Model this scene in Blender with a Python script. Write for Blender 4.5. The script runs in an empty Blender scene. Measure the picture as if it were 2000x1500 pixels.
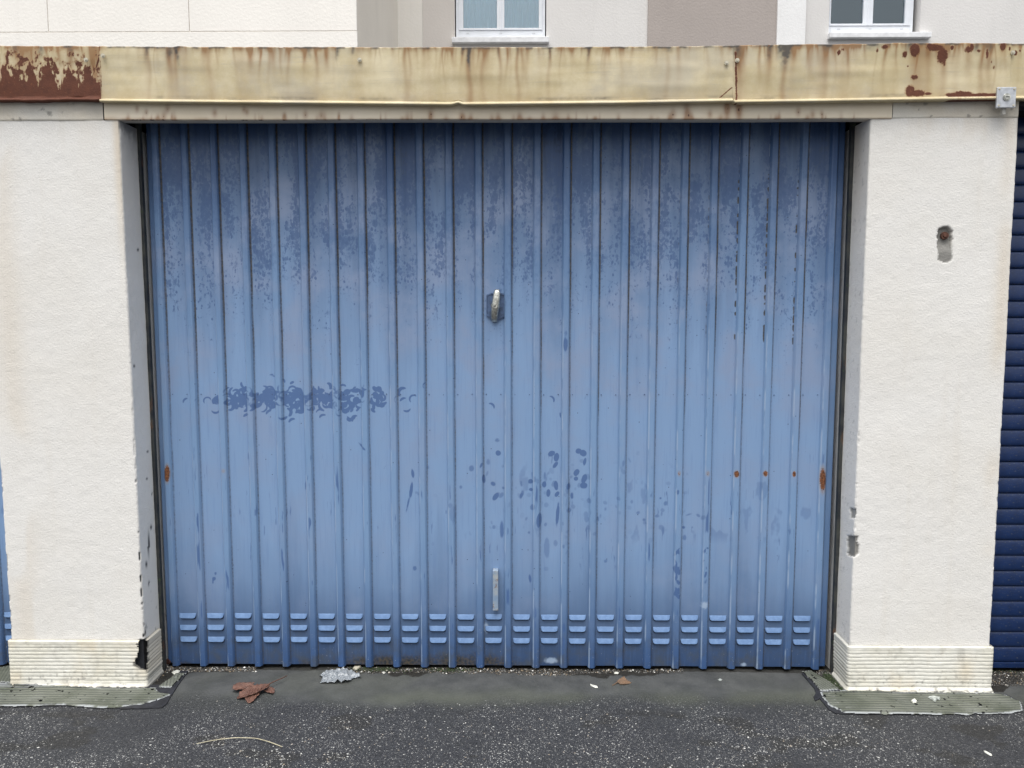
import bpy, math, random
import numpy as np
R = math.radians
C = bpy.context.scene.collection
random.seed(7)

# ------------------------------------------------------------------ camera, sky, sun, exposure
CAM = np.array([0.0, -2.6, 1.315]); PITCH = R(5.2); YAW = R(0.68)
cd = bpy.data.cameras.new('camera'); cam = bpy.data.objects.new('camera', cd); C.objects.link(cam)
cam.location = CAM; cam.rotation_euler = (R(90) - PITCH, 0, YAW)
cd.sensor_width = 36; cd.lens = 27.0; cd.clip_start = 0.05; cd.clip_end = 2000
sc = bpy.context.scene; sc.camera = cam
SUN_EL, SUN_AZ = R(70), R(-16)          # azimuth measured from the wall normal, sun stands front left
w = bpy.data.worlds.new('World'); sc.world = w; w.use_nodes = True
nt = w.node_tree; bg = nt.nodes['Background']
sky = nt.nodes.new('ShaderNodeTexSky'); sky.sky_type = 'NISHITA'; sky.sun_disc = False
sky.sun_elevation = SUN_EL; sky.sun_rotation = R(180) + R(16)
sky.air_density = 1.0; sky.dust_density = 4.0; sky.ozone_density = 1.0
hs = nt.nodes.new('ShaderNodeHueSaturation'); hs.inputs['Saturation'].default_value = 0.12
nt.links.new(sky.outputs[0], hs.inputs['Color']); nt.links.new(hs.outputs[0], bg.inputs[0])
bg.inputs[1].default_value = 0.125
sd = bpy.data.lights.new('sun', 'SUN'); sun = bpy.data.objects.new('sun', sd); C.objects.link(sun)
sd.energy = 1.5; sd.angle = R(50); sd.color = (1.0, 0.965, 0.91)
sun.location = (-3, -4, 6); sun.rotation_euler = (R(90) - SUN_EL, 0, SUN_AZ)
vs = sc.view_settings; vs.view_transform = 'Standard'; vs.look = 'None'; vs.exposure = 0.80; vs.gamma = 1.0
vs.use_curve_mapping = False

# ------------------------------------------------------------------ measuring helpers
cp, sp_, cy, sy = math.cos(PITCH), math.sin(PITCH), math.cos(YAW), math.sin(YAW)
AX_R = np.array([cy, sy, 0.0])
AX_F = np.array([-sy*cp, cy*cp, -sp_])
AX_U = np.cross(AX_R, AX_F)
F = 1500.0
def ray(px, py): return AX_F + AX_R*((px-1000)/F) + AX_U*(-(py-750)/F)
def at(px, py, Y):                       # point of the vertical plane y = Y
    d = ray(px, py); t = (Y-CAM[1])/d[1]; return CAM + d*t
def gr(px, py, Z=0.0):                   # point of the ground
    d = ray(px, py); t = (Z-CAM[2])/d[2]; return CAM + d*t
def proj(x, y, z):
    q0, q1, q2 = x-CAM[0], y-CAM[1], z-CAM[2]
    f = q0*AX_F[0]+q1*AX_F[1]+q2*AX_F[2]
    return 1000+F*(q0*AX_R[0]+q1*AX_R[1])/f, 750-F*(q0*AX_U[0]+q1*AX_U[1]+q2*AX_U[2])/f

# ------------------------------------------------------------------ numpy noise
def _hash(i, j, seed):
    n = (i.astype(np.int64)*374761393 + j.astype(np.int64)*668265263 + seed*1442695041) & 0x7fffffff
    n = ((n ^ (n >> 13))*1274126177) & 0x7fffffff
    n = (n ^ (n >> 16))
    return (n & 0xffff)/65535.0
def noise(x, y, seed=0):
    x = np.asarray(x, float); y = np.asarray(y, float)
    i = np.floor(x); j = np.floor(y); u = x-i; v = y-j
    u = u*u*(3-2*u); v = v*v*(3-2*v)
    a = _hash(i, j, seed); b = _hash(i+1, j, seed); c = _hash(i, j+1, seed); d = _hash(i+1, j+1, seed)
    return (a*(1-u)+b*u)*(1-v)+(c*(1-u)+d*u)*v
def fbm(x, y, seed=0, o=4):
    s = 0; a = 0.5; t = 0
    for k in range(o):
        s = s+a*noise(x*2**k, y*2**k, seed+k*17); t += a; a *= .5
    return s/t
def sstep(a, b, x):
    t = np.clip((x-a)/(b-a), 0, 1); return t*t*(3-2*t)
def gauss(x, c, s): return np.exp(-((x-c)/s)**2)

# ------------------------------------------------------------------ mesh helpers
def mesh_obj(name, V, Fc, mat, parent=None, smooth=False, attr=None):
    me = bpy.data.meshes.new(name)
    V = np.asarray(V, dtype=np.float32).reshape(-1, 3)
    if isinstance(Fc, np.ndarray) and Fc.ndim == 2:
        n, k = Fc.shape
        me.vertices.add(len(V)); me.vertices.foreach_set('co', V.ravel())
        me.loops.add(n*k); me.loops.foreach_set('vertex_index', Fc.astype(np.int32).ravel())
        me.polygons.add(n)
        me.polygons.foreach_set('loop_start', np.arange(0, n*k, k, dtype=np.int32))
        me.update(calc_edges=True); me.validate()
    else:
        me.from_pydata([tuple(map(float, v)) for v in V], [], [tuple(map(int, f)) for f in Fc]); me.update()
    if smooth: me.polygons.foreach_set('use_smooth', np.ones(len(me.polygons), dtype=bool))
    if attr is not None:
        a = me.attributes.new('marks', 'FLOAT_COLOR', 'POINT')
        col = np.zeros((len(V), 4), dtype=np.float32); col[:, 3] = 1
        if len(attr) < 4: col[:, 3] = 0
        for i, ch in enumerate(attr): col[:, i] = np.asarray(ch).ravel()
        a.data.foreach_set('color', col.ravel())
    if mat: me.materials.append(mat)
    o = bpy.data.objects.new(name, me); C.objects.link(o)
    if parent: o.parent = parent
    return o
def grid(name, X, Y, Z, mat, parent=None, smooth=True, attr=None, keep=None, origin=(0, 0, 0), flip=False):
    ny, nx = X.shape
    V = np.stack([X-origin[0], Y-origin[1], Z-origin[2]], -1).reshape(-1, 3)
    j, i = np.mgrid[0:ny-1, 0:nx-1]
    a = j*nx+i; Fq = np.stack([a, a+1, a+nx+1, a+nx], -1)
    if flip: Fq = Fq[..., ::-1]
    Fq = Fq.reshape(-1, 4)
    if keep is not None: Fq = Fq[keep.reshape(-1)]
    return mesh_obj(name, V, Fq, mat, parent, smooth, attr)
class MB:
    def __init__(s): s.v = []; s.f = []
    def add(s, vs_, fs):
        b = len(s.v); s.v += [tuple(v) for v in vs_]; s.f += [tuple(b+i for i in f) for f in fs]
    def box(s, x0, x1, y0, y1, z0, z1, bev=0.0):
        if bev <= 0:
            s.add([(x0,y0,z0),(x1,y0,z0),(x1,y1,z0),(x0,y1,z0),(x0,y0,z1),(x1,y0,z1),(x1,y1,z1),(x0,y1,z1)],
                  [(0,3,2,1),(4,5,6,7),(0,1,5,4),(1,2,6,5),(2,3,7,6),(3,0,4,7)])
        else:
            import bmesh
            bm = bmesh.new(); bmesh.ops.create_cube(bm, size=1)
            for v in bm.verts:
                v.co.x = x0+(v.co.x+.5)*(x1-x0); v.co.y = y0+(v.co.y+.5)*(y1-y0); v.co.z = z0+(v.co.z+.5)*(z1-z0)
            bmesh.ops.bevel(bm, geom=list(bm.edges), offset=bev, segments=2, affect='EDGES', profile=.5)
            bm.verts.index_update()
            s.add([tuple(v.co) for v in bm.verts], [tuple(v.index for v in f.verts) for f in bm.faces]); bm.free()
    def prism(s, pts, y0, y1):             # polygon in x,z extruded in y
        n = len(pts)
        s.add([(p[0], y0, p[1]) for p in pts]+[(p[0], y1, p[1]) for p in pts],
              [tuple(range(n)), tuple(range(2*n-1, n-1, -1))]+[(i, i+n, (i+1) % n+n, (i+1) % n) for i in range(n)])
    def disc(s, cx, cz, r, y0, y1, n=16, r2=None):
        r2 = r if r2 is None else r2
        a = [2*math.pi*i/n for i in range(n)]
        s.add([(cx+r2*math.cos(t), y0, cz+r2*math.sin(t)) for t in a]+[(cx+r*math.cos(t), y1, cz+r*math.sin(t)) for t in a],
              [tuple(range(n-1, -1, -1)), tuple(range(n, 2*n))]+[((i+1) % n, (i+1) % n+n, i+n, i)[::-1] for i in range(n)])
    def build(s, name, mat, parent=None, smooth=False):
        import bmesh
        o = mesh_obj(name, s.v, s.f, mat, parent)
        bm = bmesh.new(); bm.from_mesh(o.data); bmesh.ops.recalc_face_normals(bm, faces=bm.faces)
        bm.to_mesh(o.data); bm.free()
        if smooth: o.data.polygons.foreach_set('use_smooth', [True]*len(o.data.polygons))
        return o
def empty(name, loc, label, cat, group=None):
    o = bpy.data.objects.new(name, None); C.objects.link(o); o.location = loc; o.empty_display_size = .1
    o['label'] = label; o['category'] = cat
    if group: o['group'] = group
    return o
def tag(o, label, cat, group=None):
    o['label'] = label; o['category'] = cat
    if group: o['group'] = group
    return o

# ------------------------------------------------------------------ material helpers
class NM:
    def __init__(s, name):
        s.m = bpy.data.materials.new(name); s.m.use_nodes = True
        s.t = s.m.node_tree; s.b = s.t.nodes['Principled BSDF']; s.c = None
    def n(s, typ, **kw):
        o = s.t.nodes.new(typ)
        for k, v in kw.items(): setattr(o, k, v)
        return o
    def l(s, a, b): s.t.links.new(a, b)
    def co(s):
        if s.c is None: s.c = s.n('ShaderNodeTexCoord').outputs['Object']
        return s.c
    def vec(s, scale=(1, 1, 1), loc=(0, 0, 0)):
        m = s.n('ShaderNodeMapping'); s.l(s.co(), m.inputs[0]); m.inputs['Scale'].default_value = scale
        m.inputs['Location'].default_value = loc; return m.outputs[0]
    def noise(s, scale, detail=4, rough=.55, vec=None, dist=0):
        o = s.n('ShaderNodeTexNoise'); o.inputs['Scale'].default_value = scale; o.inputs['Detail'].default_value = detail
        o.inputs['Roughness'].default_value = rough; o.inputs['Distortion'].default_value = dist
        s.l(vec if vec else s.co(), o.inputs['Vector']); return o.outputs['Fac']
    def vor(s, scale, vec=None, rnd=1.0):
        o = s.n('ShaderNodeTexVoronoi'); o.inputs['Scale'].default_value = scale; o.inputs['Randomness'].default_value = rnd
        s.l(vec if vec else s.co(), o.inputs['Vector']); return o.outputs['Distance'], o.outputs['Color']
    def val(s, sock, v):
        if isinstance(v, (int, float)): sock.default_value = v
        elif isinstance(v, tuple): sock.default_value = v+(1,) if len(v) == 3 else v
        else: s.l(v, sock)
    def math(s, op, a, b=0.0, c=None, clamp=False):
        o = s.n('ShaderNodeMath', operation=op, use_clamp=clamp); s.val(o.inputs[0], a); s.val(o.inputs[1], b)
        if c is not None: s.val(o.inputs[2], c)
        return o.outputs[0]
    def map(s, v, a, b, c=0.0, d=1.0, smooth=True):
        o = s.n('ShaderNodeMapRange'); o.interpolation_type = 'SMOOTHSTEP' if smooth else 'LINEAR'
        s.val(o.inputs[0], v); o.inputs[1].default_value = a; o.inputs[2].default_value = b
        s.val(o.inputs[3], c); s.val(o.inputs[4], d); return o.outputs[0]
    def mix(s, f, a, b, blend='MIX'):
        o = s.n('ShaderNodeMix', data_type='RGBA', blend_type=blend); s.val(o.inputs[0], f); s.val(o.inputs[6], a); s.val(o.inputs[7], b)
        return o.outputs[2]
    def xyz(s):
        o = s.n('ShaderNodeSeparateXYZ'); s.l(s.co(), o.inputs[0]); return o.outputs
    def marks(s):
        a = s.n('ShaderNodeAttribute', attribute_name='marks'); o = s.n('ShaderNodeSeparateColor'); s.l(a.outputs['Color'], o.inputs[0])
        return o.outputs
    def curve(s, v, pts):
        o = s.n('ShaderNodeValToRGB'); s.l(v, o.inputs[0]); cr = o.color_ramp
        cr.elements[0].position, cr.elements[1].position = pts[0][0], pts[-1][0]
        cr.elements[0].color = (pts[0][1],)*3+(1,); cr.elements[1].color = (pts[-1][1],)*3+(1,)
        for p, v_ in pts[1:-1]:
            e = cr.elements.new(p); e.color = (v_,)*3+(1,)
        return o.outputs[0]
    def bump(s, h, strength=.3, dist=.002, prev=None):
        o = s.n('ShaderNodeBump'); s.val(o.inputs['Height'], h); o.inputs['Strength'].default_value = strength
        o.inputs['Distance'].default_value = dist
        if prev is not None: s.l(prev, o.inputs['Normal'])
        return o.outputs[0]
    def out(s, col, rough=.6, normal=None, metal=0.0, spec=.5):
        s.val(s.b.inputs['Base Color'], col); s.val(s.b.inputs['Roughness'], rough); s.val(s.b.inputs['Metallic'], metal)
        s.b.inputs['Specular IOR Level'].default_value = spec
        if normal is not None: s.l(normal, s.b.inputs['Normal'])
        return s.m
def simple(name, col, rough=.6, metal=0.0, var=.25, scale=30, bump=.2, bd=.001):
    m = NM(name); f = m.noise(scale, 5)
    c = m.mix(m.map(f, .3, .7), tuple(x*(1-var) for x in col), tuple(min(1, x*(1+var)) for x in col))
    return m.out(c, rough, m.bump(m.noise(scale*4, 4), bump, bd), metal)

def mat_plaster(name, base=(.78, .768, .742), coarse=1.0):
    m = NM(name); r, g, b = m.marks()[:3]
    c = m.mix(m.map(m.noise(2.2, 6, .6), .35, .7), base, tuple(x*k for x, k in zip(base, (.97, .96, .94))))
    st = m.noise(1.0, 6, .6, m.vec((9, 9, .7)))
    c = m.mix(m.math('MULTIPLY', m.map(st, .54, .78), .22), c, (.60, .54, .44))
    c = m.mix(m.math('MULTIPLY', m.map(m.noise(60, 4), .62, .75), .16), c, (.42, .40, .36))
    c = m.mix(r, c, (.58, .45, .28))
    c = m.mix(g, c, (.028, .030, .036))
    c = m.mix(b, c, (.24, .235, .22))
    n1 = m.bump(m.noise(150, 5, .75, dist=.4), .8*coarse, .0026)
    n2 = m.bump(m.noise(260, 3, .6), .35*coarse, .001, n1)
    return m.out(c, .92, n2, spec=.25)

def mat_door(name, rib=False):
    m = NM(name); r, g, b = m.marks()[:3]; x, y, z = m.xyz()[:3]
    zz = m.math('DIVIDE', z, 2.1)                                # 0 at the foot, 1 at the head of the door
    lowk = m.map(zz, .02, .40)
    wob = m.math('MULTIPLY', lowk, m.math('MULTIPLY_ADD', m.noise(1.0, 5, .6, m.vec((22, 1, 1.6))), .36, -.18))
    pan = m.math('MULTIPLY', lowk, m.math('MULTIPLY_ADD', m.noise(1.0, 0, .5, m.vec((7.3, 0, 0))), .30, -.15))
    h = m.math('ADD', m.math('ADD', zz, wob), pan)
    ch = m.curve(h, [(0, .03), (.035, .12), (.09, .38), (.16, .78), (.25, 1), (.52, 1), (.62, .84), (.72, .64), (.83, .46), (.92, .26), (.97, .08), (1, 0)])  # chalking by height; the head also carries lintel shade put into the colour
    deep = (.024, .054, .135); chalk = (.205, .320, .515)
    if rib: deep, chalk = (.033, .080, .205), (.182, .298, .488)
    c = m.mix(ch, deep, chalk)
    # lilac-grey bloom and brushy streaks
    bl = m.math('MULTIPLY', m.map(m.noise(5, 5, .6), .42, .68), m.map(zz, .3, .6, .35, .85))
    c = m.mix(m.math('MULTIPLY', bl, m.map(ch, .1, .6)), c, (.235, .300, .445))
    stv = m.noise(1.0, 5, .6, m.vec((160, 1, 6)))
    c = m.mix(m.math('MULTIPLY', m.map(stv, .50, .78), .38), c, (.105, .19, .39))
    # droplet marks where the bloom was washed off, thick above, rare below
    d1, c1 = m.vor(88, m.vec((1, .1, .75))); d2, c2 = m.vor(170, m.vec((1, .1, .8), (3, 0, 5)))
    clus = m.noise(1.0, 6, .68, m.vec((15, 1, 4.2), (2, 0, 1)))
    dens = m.curve(zz, [(0, .0), (.36, .05), (.5, .16), (.60, .38), (.70, .72), (.80, .95), (.9, 1.15), (1, 1.3)])
    thr = m.math('MULTIPLY', m.map(clus, .30, .66), dens)
    rad = m.math('MULTIPLY', thr, .92)
    sep = m.n('ShaderNodeSeparateColor'); m.l(c1, sep.inputs[0])
    rad1 = m.math('MULTIPLY', rad, m.math('MULTIPLY_ADD', sep.outputs[0], .75, .40))
    s1 = m.math('MULTIPLY', m.math('SUBTRACT', rad1, m.math('ADD', d1, m.math('MULTIPLY_ADD', m.noise(240, 3), .34, -.17))), 4.5, clamp=True)
    s2 = m.math('MULTIPLY', m.math('SUBTRACT', m.math('MULTIPLY', rad, .55), d2), 4.0, clamp=True)
    nb = m.noise(1.0, 5, .62, m.vec((62, 1, 48), (5, 0, 3)), .6)
    s4 = m.map(m.math('ADD', nb, m.math('MULTIPLY_ADD', thr, .42, -.21)), .49, .64)
    spot = m.math('MAXIMUM', s1, m.math('MAXIMUM', m.math('MULTIPLY', s2, .8), m.math('MULTIPLY', s4, .85)))
    c = m.mix(m.math('MULTIPLY', spot, .70 if not rib else .25), c, (.042, .092, .225))
    # chipped pin specks
    d3, c3 = m.vor(45, m.vec((1, .1, 1), (9, 0, 2)))
    s3 = m.map(d3, .10, .06); sep3 = m.n('ShaderNodeSeparateColor'); m.l(c3, sep3.inputs[0])
    c = m.mix(m.math('MULTIPLY', s3, m.map(sep3.outputs[0], .86, .88)), c, (.035, .06, .12))
    # dirt splashed up from the ground
    sp = m.math('MULTIPLY', m.map(z, .22, .0), m.map(m.noise(14, 6, .7), .42, .68))
    c = m.mix(m.math('MULTIPLY', sp, .65), c, (.07, .078, .08))
    spz = m.math('MULTIPLY', m.map(z, .3, .02), m.map(m.noise(190, 2), .70, .74))
    c = m.mix(m.math('MULTIPLY', spz, .6), c, (.5, .52, .52))
    # marks: r = dark rub marks, g = rust, b = worn through / pale paint and rib highlight, alpha = dirt and crease shade
    c = m.mix(m.map(r, .28, .62, 0, .82), c, (.055, .115, .275))
    gg = m.math('ADD', g, m.math('MULTIPLY_ADD', m.noise(210, 4, .7), .8, -.4))
    c = m.mix(m.map(b, .20, .80, 0, .75), c, (.36, .46, .60))
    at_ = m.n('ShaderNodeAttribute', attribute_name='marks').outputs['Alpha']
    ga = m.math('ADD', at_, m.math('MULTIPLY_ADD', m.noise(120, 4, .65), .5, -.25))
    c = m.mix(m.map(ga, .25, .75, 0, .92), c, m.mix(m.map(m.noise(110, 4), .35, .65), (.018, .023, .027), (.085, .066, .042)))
    rc = m.mix(m.map(m.noise(170, 5, .7), .35, .65), (.055, .022, .014), (.25, .095, .038))
    c = m.mix(m.map(g, .05, .45, 0, .45), c, (.30, .22, .15))
    c = m.mix(m.map(gg, .40, .58), c, rc)
    rg = m.math('ADD', m.math('MULTIPLY', m.noise(25, 4), .16), .36)
    rg = m.math('ADD', rg, m.math('MULTIPLY', g, .3))
    n1 = m.bump(m.noise(9, 3, .5, m.vec((1, 1, .35))), .25, .004)
    n2 = m.bump(m.noise(420, 3), .12, .0006, n1)
    n3 = m.bump(m.math('MULTIPLY', spot, -1.0), .08, .0004, n2)
    return m.out(c, rg, n3, spec=.42)

def mat_fascia(name):
    m = NM(name); r, g, b = m.marks()[:3]
    c = m.mix(m.map(m.noise(6, 6, .65), .35, .68), (.50, .42, .25), (.63, .555, .38))
    c = m.mix(m.math('MULTIPLY', m.map(m.noise(3.3, 6, .65), .46, .66), .6), c, (.43, .395, .32))
    bru = m.noise(1.0, 5, .7, m.vec((6, 4, 130)))
    c = m.mix(m.math('MULTIPLY', m.map(bru, .54, .72), .38), c, (.36, .335, .28))
    scr = m.noise(1, 3, .7, m.vec((30, 5, 30)), 2.5)
    c = m.mix(m.map(m.math('ABSOLUTE', m.math('SUBTRACT', scr, .5)), .008, .0, 0, .25), c, (.75, .71, .58))
    c = m.mix(m.map(g, .0, 1.0, 0, .88, False), c, (.25, .125, .045))
    c = m.mix(m.map(b, .0, 1.0, 0, .92, False), c, (.058, .055, .052))
    rr = m.math('ADD', r, m.math('ADD', m.math('MULTIPLY_ADD', m.noise(170, 5, .7), .55, -.275), m.math('MULTIPLY_ADD', m.noise(1.0, 5, .7, m.vec((95, 40, 22))), .6, -.3)))
    c = m.mix(m.map(rr, .28, .50, 0, .55), c, (.30, .15, .06))
    rm = m.map(rr, .43, .56)
    rc = m.mix(m.noise(38, 5, .7), (.060, .022, .015), (.15, .050, .026))
    rc = m.mix(m.map(m.noise(160, 4), .60, .8), rc, (.22, .09, .04))
    c = m.mix(rm, c, rc)
    n1 = m.bump(m.noise(7, 2), .25, .006)
    n2 = m.bump(m.math('MULTIPLY', rm, m.noise(200, 3)), .6, .0015, n1)
    return m.out(c, m.math('MULTIPLY_ADD', rm, .3, .52), n2, spec=.35)

def mat_asphalt(name):
    m = NM(name); r, g, b = m.marks()[:3]      # r = smooth mastic apron, g = damp black soil, b = green film
    c = m.mix(m.map(m.noise(130, 5, .7), .3, .7), (.014, .015, .018), (.044, .046, .052))
    c = m.mix(m.math('MULTIPLY', m.map(m.noise(2.6, 6, .6), .45, .7), .55), c, (.034, .036, .040))
    spk = None
    dn = m.map(m.noise(3.1, 5, .6, m.vec((1, 1, 1), (4, 7, 0))), .32, .66, .15, 1.0)
    dn = m.math('MULTIPLY', dn, m.math('SUBTRACT', 1.0, m.math('MULTIPLY', r, .96)))
    for sc_, lo, ra, br, off in ((105, .80, .36, (.62, .62, .59), 0), (190, .62, .42, (.52, .525, .51), 3), (340, .46, .45, (.42, .42, .41), 8)):
        d, cc = m.vor(sc_, m.vec((1, 1, .3), (off, off, 0))); s_ = m.n('ShaderNodeSeparateColor'); m.l(cc, s_.inputs[0])
        rad = m.math('MULTIPLY_ADD', s_.outputs[1], ra, .08)
        k = m.math('MULTIPLY', m.math('SUBTRACT', rad, d), 7, clamp=True)
        k = m.math('MULTIPLY', k, m.map(m.math('ADD', s_.outputs[0], m.math('MULTIPLY_ADD', dn, .22, -.22)), lo, lo+.03))
        k = m.math('MULTIPLY', k, m.math('MULTIPLY_ADD', dn, .70, .08))
        c = m.mix(k, c, m.mix(s_.outputs[2], tuple(v*.5 for v in br), br)); spk = k if spk is None else m.math('MAXIMUM', spk, k)
    sm = m.mix(m.map(m.noise(11, 6, .6), .3, .7), (.048, .051, .052), (.082, .085, .085))
    c = m.mix(m.math('MULTIPLY', r, .93), c, sm)
    c = m.mix(b, c, (.085, .092, .068))
    c = m.mix(g, c, m.mix(m.noise(90, 4), (.009, .009, .008), (.030, .028, .024)))
    rough = m.map(m.noise(60, 3), .3, .7, .62, .85)
    bs = m.math('MULTIPLY_ADD', r, -.85, 1.0)
    n1 = m.bump(m.math('MULTIPLY', m.noise(170, 4, .7), bs), .9, .004)
    n2 = m.bump(m.noise(500, 2), .3, .0008, n1)
    return m.out(c, rough, n2, spec=.35)

M = {}
M['plaster'] = mat_plaster('plaster')
M['concrete'] = mat_plaster('painted_concrete', (.70, .68, .62), .8)
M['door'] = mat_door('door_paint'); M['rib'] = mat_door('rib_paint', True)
M['fascia'] = mat_fascia('fascia_paint'); M['asphalt'] = mat_asphalt('asphalt')
M['dark'] = simple('garage_dark', (.02, .02, .022), .9)
M['steel'] = simple('weathered_frame_steel', (.05, .053, .052), .6, 0, .5, 20, .3)

# ================================================================== SETTING: ground
def inpoly(px, py, poly):
    ins = np.zeros(px.shape, bool); n = len(poly)
    for i in range(n):
        x1, y1 = poly[i]; x2, y2 = poly[(i+1) % n]
        c = ((y1 > py) != (y2 > py)) & (px < (x2-x1)*(py-y1)/(y2-y1+1e-12)+x1); ins ^= c
    return ins
dx = np.concatenate([[-400, -120, -40, -12, -5, -3, -2.4], np.arange(-2.05, 2.05, .0042), [2.4, 3, 5, 12, 40, 120, 400]])
dy = np.concatenate([[-400, -120, -40, -15, -6, -3, -1.8, -1.1], np.arange(-.75, .34, .0042), [.6, 2, 5, 9, 20, 60, 200, 400]])
GX, GY = np.meshgrid(dx, dy)
def ground_h(X, Y):
    near = sstep(2.3, 2.0, np.abs(X))*sstep(-1.0, -.7, Y)*sstep(.45, .32, Y)
    return near*((fbm(X*5, Y*5, 3, 3)-.5)*.009)
GPX, GPY = proj(GX, GY, 0*GX)
warp = (fbm(GX*9, GY*9, 21)-.5)*26
on = (GY > -1.2) & (GY < .5)
apr = sstep(1378, 1350, GPY+warp*.8+8*np.sin(GPX*.006))*on
apr *= np.where(GPX < 330, .2, 1)
soil_lim = 1318 + (fbm(GX*13, GY*0, 5)-.5)*22
soil = sstep(0, -3, GPY-soil_lim)*sstep(630, 665, GPX)*sstep(1335, 1290, GPX)
soil = np.maximum(soil, inpoly(GPX+warp*.3, GPY+warp*.2, [(316, 1290), (500, 1290), (455, 1312), (372, 1312), (330, 1338), (286, 1350), (290, 1330)])*1.0)
soil = np.maximum(soil, inpoly(GPX+warp*.3, GPY+warp*.2, [(1560, 1290), (1640, 1290), (1660, 1345), (1648, 1352), (1625, 1335), (1585, 1312)])*1.0)
soil = np.maximum(soil, inpoly(GPX+warp*.4, GPY+warp*.3, [(1925, 1290), (2100, 1290), (2100, 1330), (1975, 1335), (1960, 1352), (1928, 1352)])*1.0)
soil = np.where(GY > .135, np.maximum(soil, .8), soil)*on
soil = np.maximum(soil, on*.55*sstep(.62, .70, fbm(GX*7, GY*12, 77))*sstep(1380, 1400, GPY))
green = np.clip(gauss(GPY+warp*.5, 1362, 15)*(.2+.8*sstep(.38, .62, fbm(GX*3, GY*3, 9)))*.55*sstep(560, 760, GPX), 0, 1)*on
green = np.maximum(green, on*.25*sstep(.45, .7, fbm(GX*4, GY*4, 15))*sstep(1420, 1330, GPY))
ZG = ground_h(GX, GY)+on*soil*(fbm(GX*60, GY*60, 6)-.6)*.006
g = grid('asphalt_ground', GX, GY, ZG, M['asphalt'], attr=(apr, np.clip(soil, 0, 1), green)); g['kind'] = 'structure'

# ================================================================== PILLARS
Z_TOP = float(at(900, 235, 0)[2]); DY = .15
def lin(a, b): # x at z for an edge seen from pixel a to pixel b on the front plane
    A = at(*a, 0); B = at(*b, 0); k = (B[0]-A[0])/(B[2]-A[2]); return lambda z: A[0]+k*(z-A[2])
LXL, LXR = lin((-44, 235), (27, 1335)), lin((232, 235), (286, 1335))
RXL, RXR = lin((1700, 235), (1657, 1345)), lin((1990, 235), (1930, 1345))
def wrap(xl, xr, back, step, rad, off=0.0, zref=1.0):
    """plan outline of a pillar: left reveal, front, right reveal, as (s, y, nx, ny): s 0..1 across the width"""
    P = []; wd = xr-xl
    for yv in np.arange(back, rad, -step*1.6): P.append((0-off, yv, -1, 0))
    for t in np.linspace(0, math.pi/2, 5): P.append((rad-off-rad*math.cos(t)+0, rad-off-rad*math.sin(t), -math.cos(t), -math.sin(t)))
    for xv in np.arange(rad+step, wd-rad, step): P.append((xv, -off, 0, -1))
    for t in np.linspace(0, math.pi/2, 5): P.append((wd-rad+off+rad*math.sin(t), rad-off-rad*math.cos(t), math.sin(t), -math.cos(t)))
    for yv in np.arange(rad+step, back, step*1.6): P.append((wd+off, yv, 1, 0))
    return np.array(P)
def pillar(xlf, xrf, z0, z1, marks, parent, name='pillar_body', mat=None, step=.0042, seed=0, rough=1.0):
    P = wrap(xlf(1), xrf(1), .26, step, .007); wd = xrf(1)-xlf(1)
    zs = np.arange(z0, z1+step, step); zs[-1] = z1
    S, Zv = np.meshgrid(P[:, 0]/wd, zs); Yb = np.tile(P[:, 1], (len(zs), 1)); NX = np.tile(P[:, 2], (len(zs), 1)); NY = np.tile(P[:, 3], (len(zs), 1))
    X = xlf(Zv)+(xrf(Zv)-xlf(Zv))*S
    arc = np.tile(np.cumsum(np.r_[0, np.hypot(np.diff(P[:, 0]), np.diff(P[:, 1]))]), (len(zs), 1))
    d = ((fbm(arc*45, Zv*45, seed, 3)-.5)*.0011+(fbm(arc*4, Zv*4, seed+4, 3)-.5)*.004)*rough
    corner = np.abs(NX*NY)*2
    nick = sstep(.60, .72, fbm(arc*3+9, Zv*38, seed+8, 3))*sstep(1.25, .5, Zv)
    d = d-corner*nick*.006-corner*(fbm(arc*2, Zv*70, seed+3, 2)-.5)*.0022
    a = marks(X, Yb, Zv, NX, NY, corner*nick)
    d = d+a[3]
    X = X+NX*d; Yb = Yb+NY*d
    return grid(name, X, Yb, Zv, mat or M['plaster'], parent, attr=a[:3])
def marks_left(X, Y, Z, NX, NY, nick):
    px, py = proj(X, Y, Z); front = NY < -.5
    r = .45*gauss(px, 228+(py-240)*.05, 9)*sstep(620, 260, py)*front+.22*sstep(.5, .75, fbm(X*3, Z*.7, 5))*sstep(330, 236, py)
    r = r+.20*gauss(X, LXL(1)+.06, .05)*sstep(.4, .6, noise(X*9, Z*4, 2))
    gk = np.clip(nick*1.5, 0, 1)*sstep(920, 960, py)
    cor = inpoly(px, py, [(266, 1252), (292, 1246), (292, 1318), (262, 1300), (262, 1262)])*1.0
    gk = np.maximum(gk, cor)
    jamb = (NX > .7)
    for (jx, jy, hh, ww) in ((291, 1062, 30, 1.2), (286, 1102, 8, 1.2), (291, 1140, 7, 1), (262, 715, 4, 1), (289, 882, 3, 1), (294, 1285, 22, 1.2), (284, 1235, 8, 1), (295, 1030, 6, 1), (270, 488, 4, 1), (297, 965, 4, 1), (287, 935, 3, 1), (285, 1305, 6, 1.4)):
        gk = np.maximum(gk, jamb*gauss(py, jy, hh)**2*(np.abs(px-jx) < ww*1.6)*.95)
    gk = np.maximum(gk, jamb*.55*sstep(300, 245, py)*sstep(.35, .6, fbm(Y*30, Z*20, 3)))
    gk = np.maximum(gk, jamb*.6*sstep(.70, .76, fbm(Y*60, Z*40, 13))*sstep(1100, 1250, py))
    b = .0*X
    return r, gk, b, -.008*cor
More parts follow.
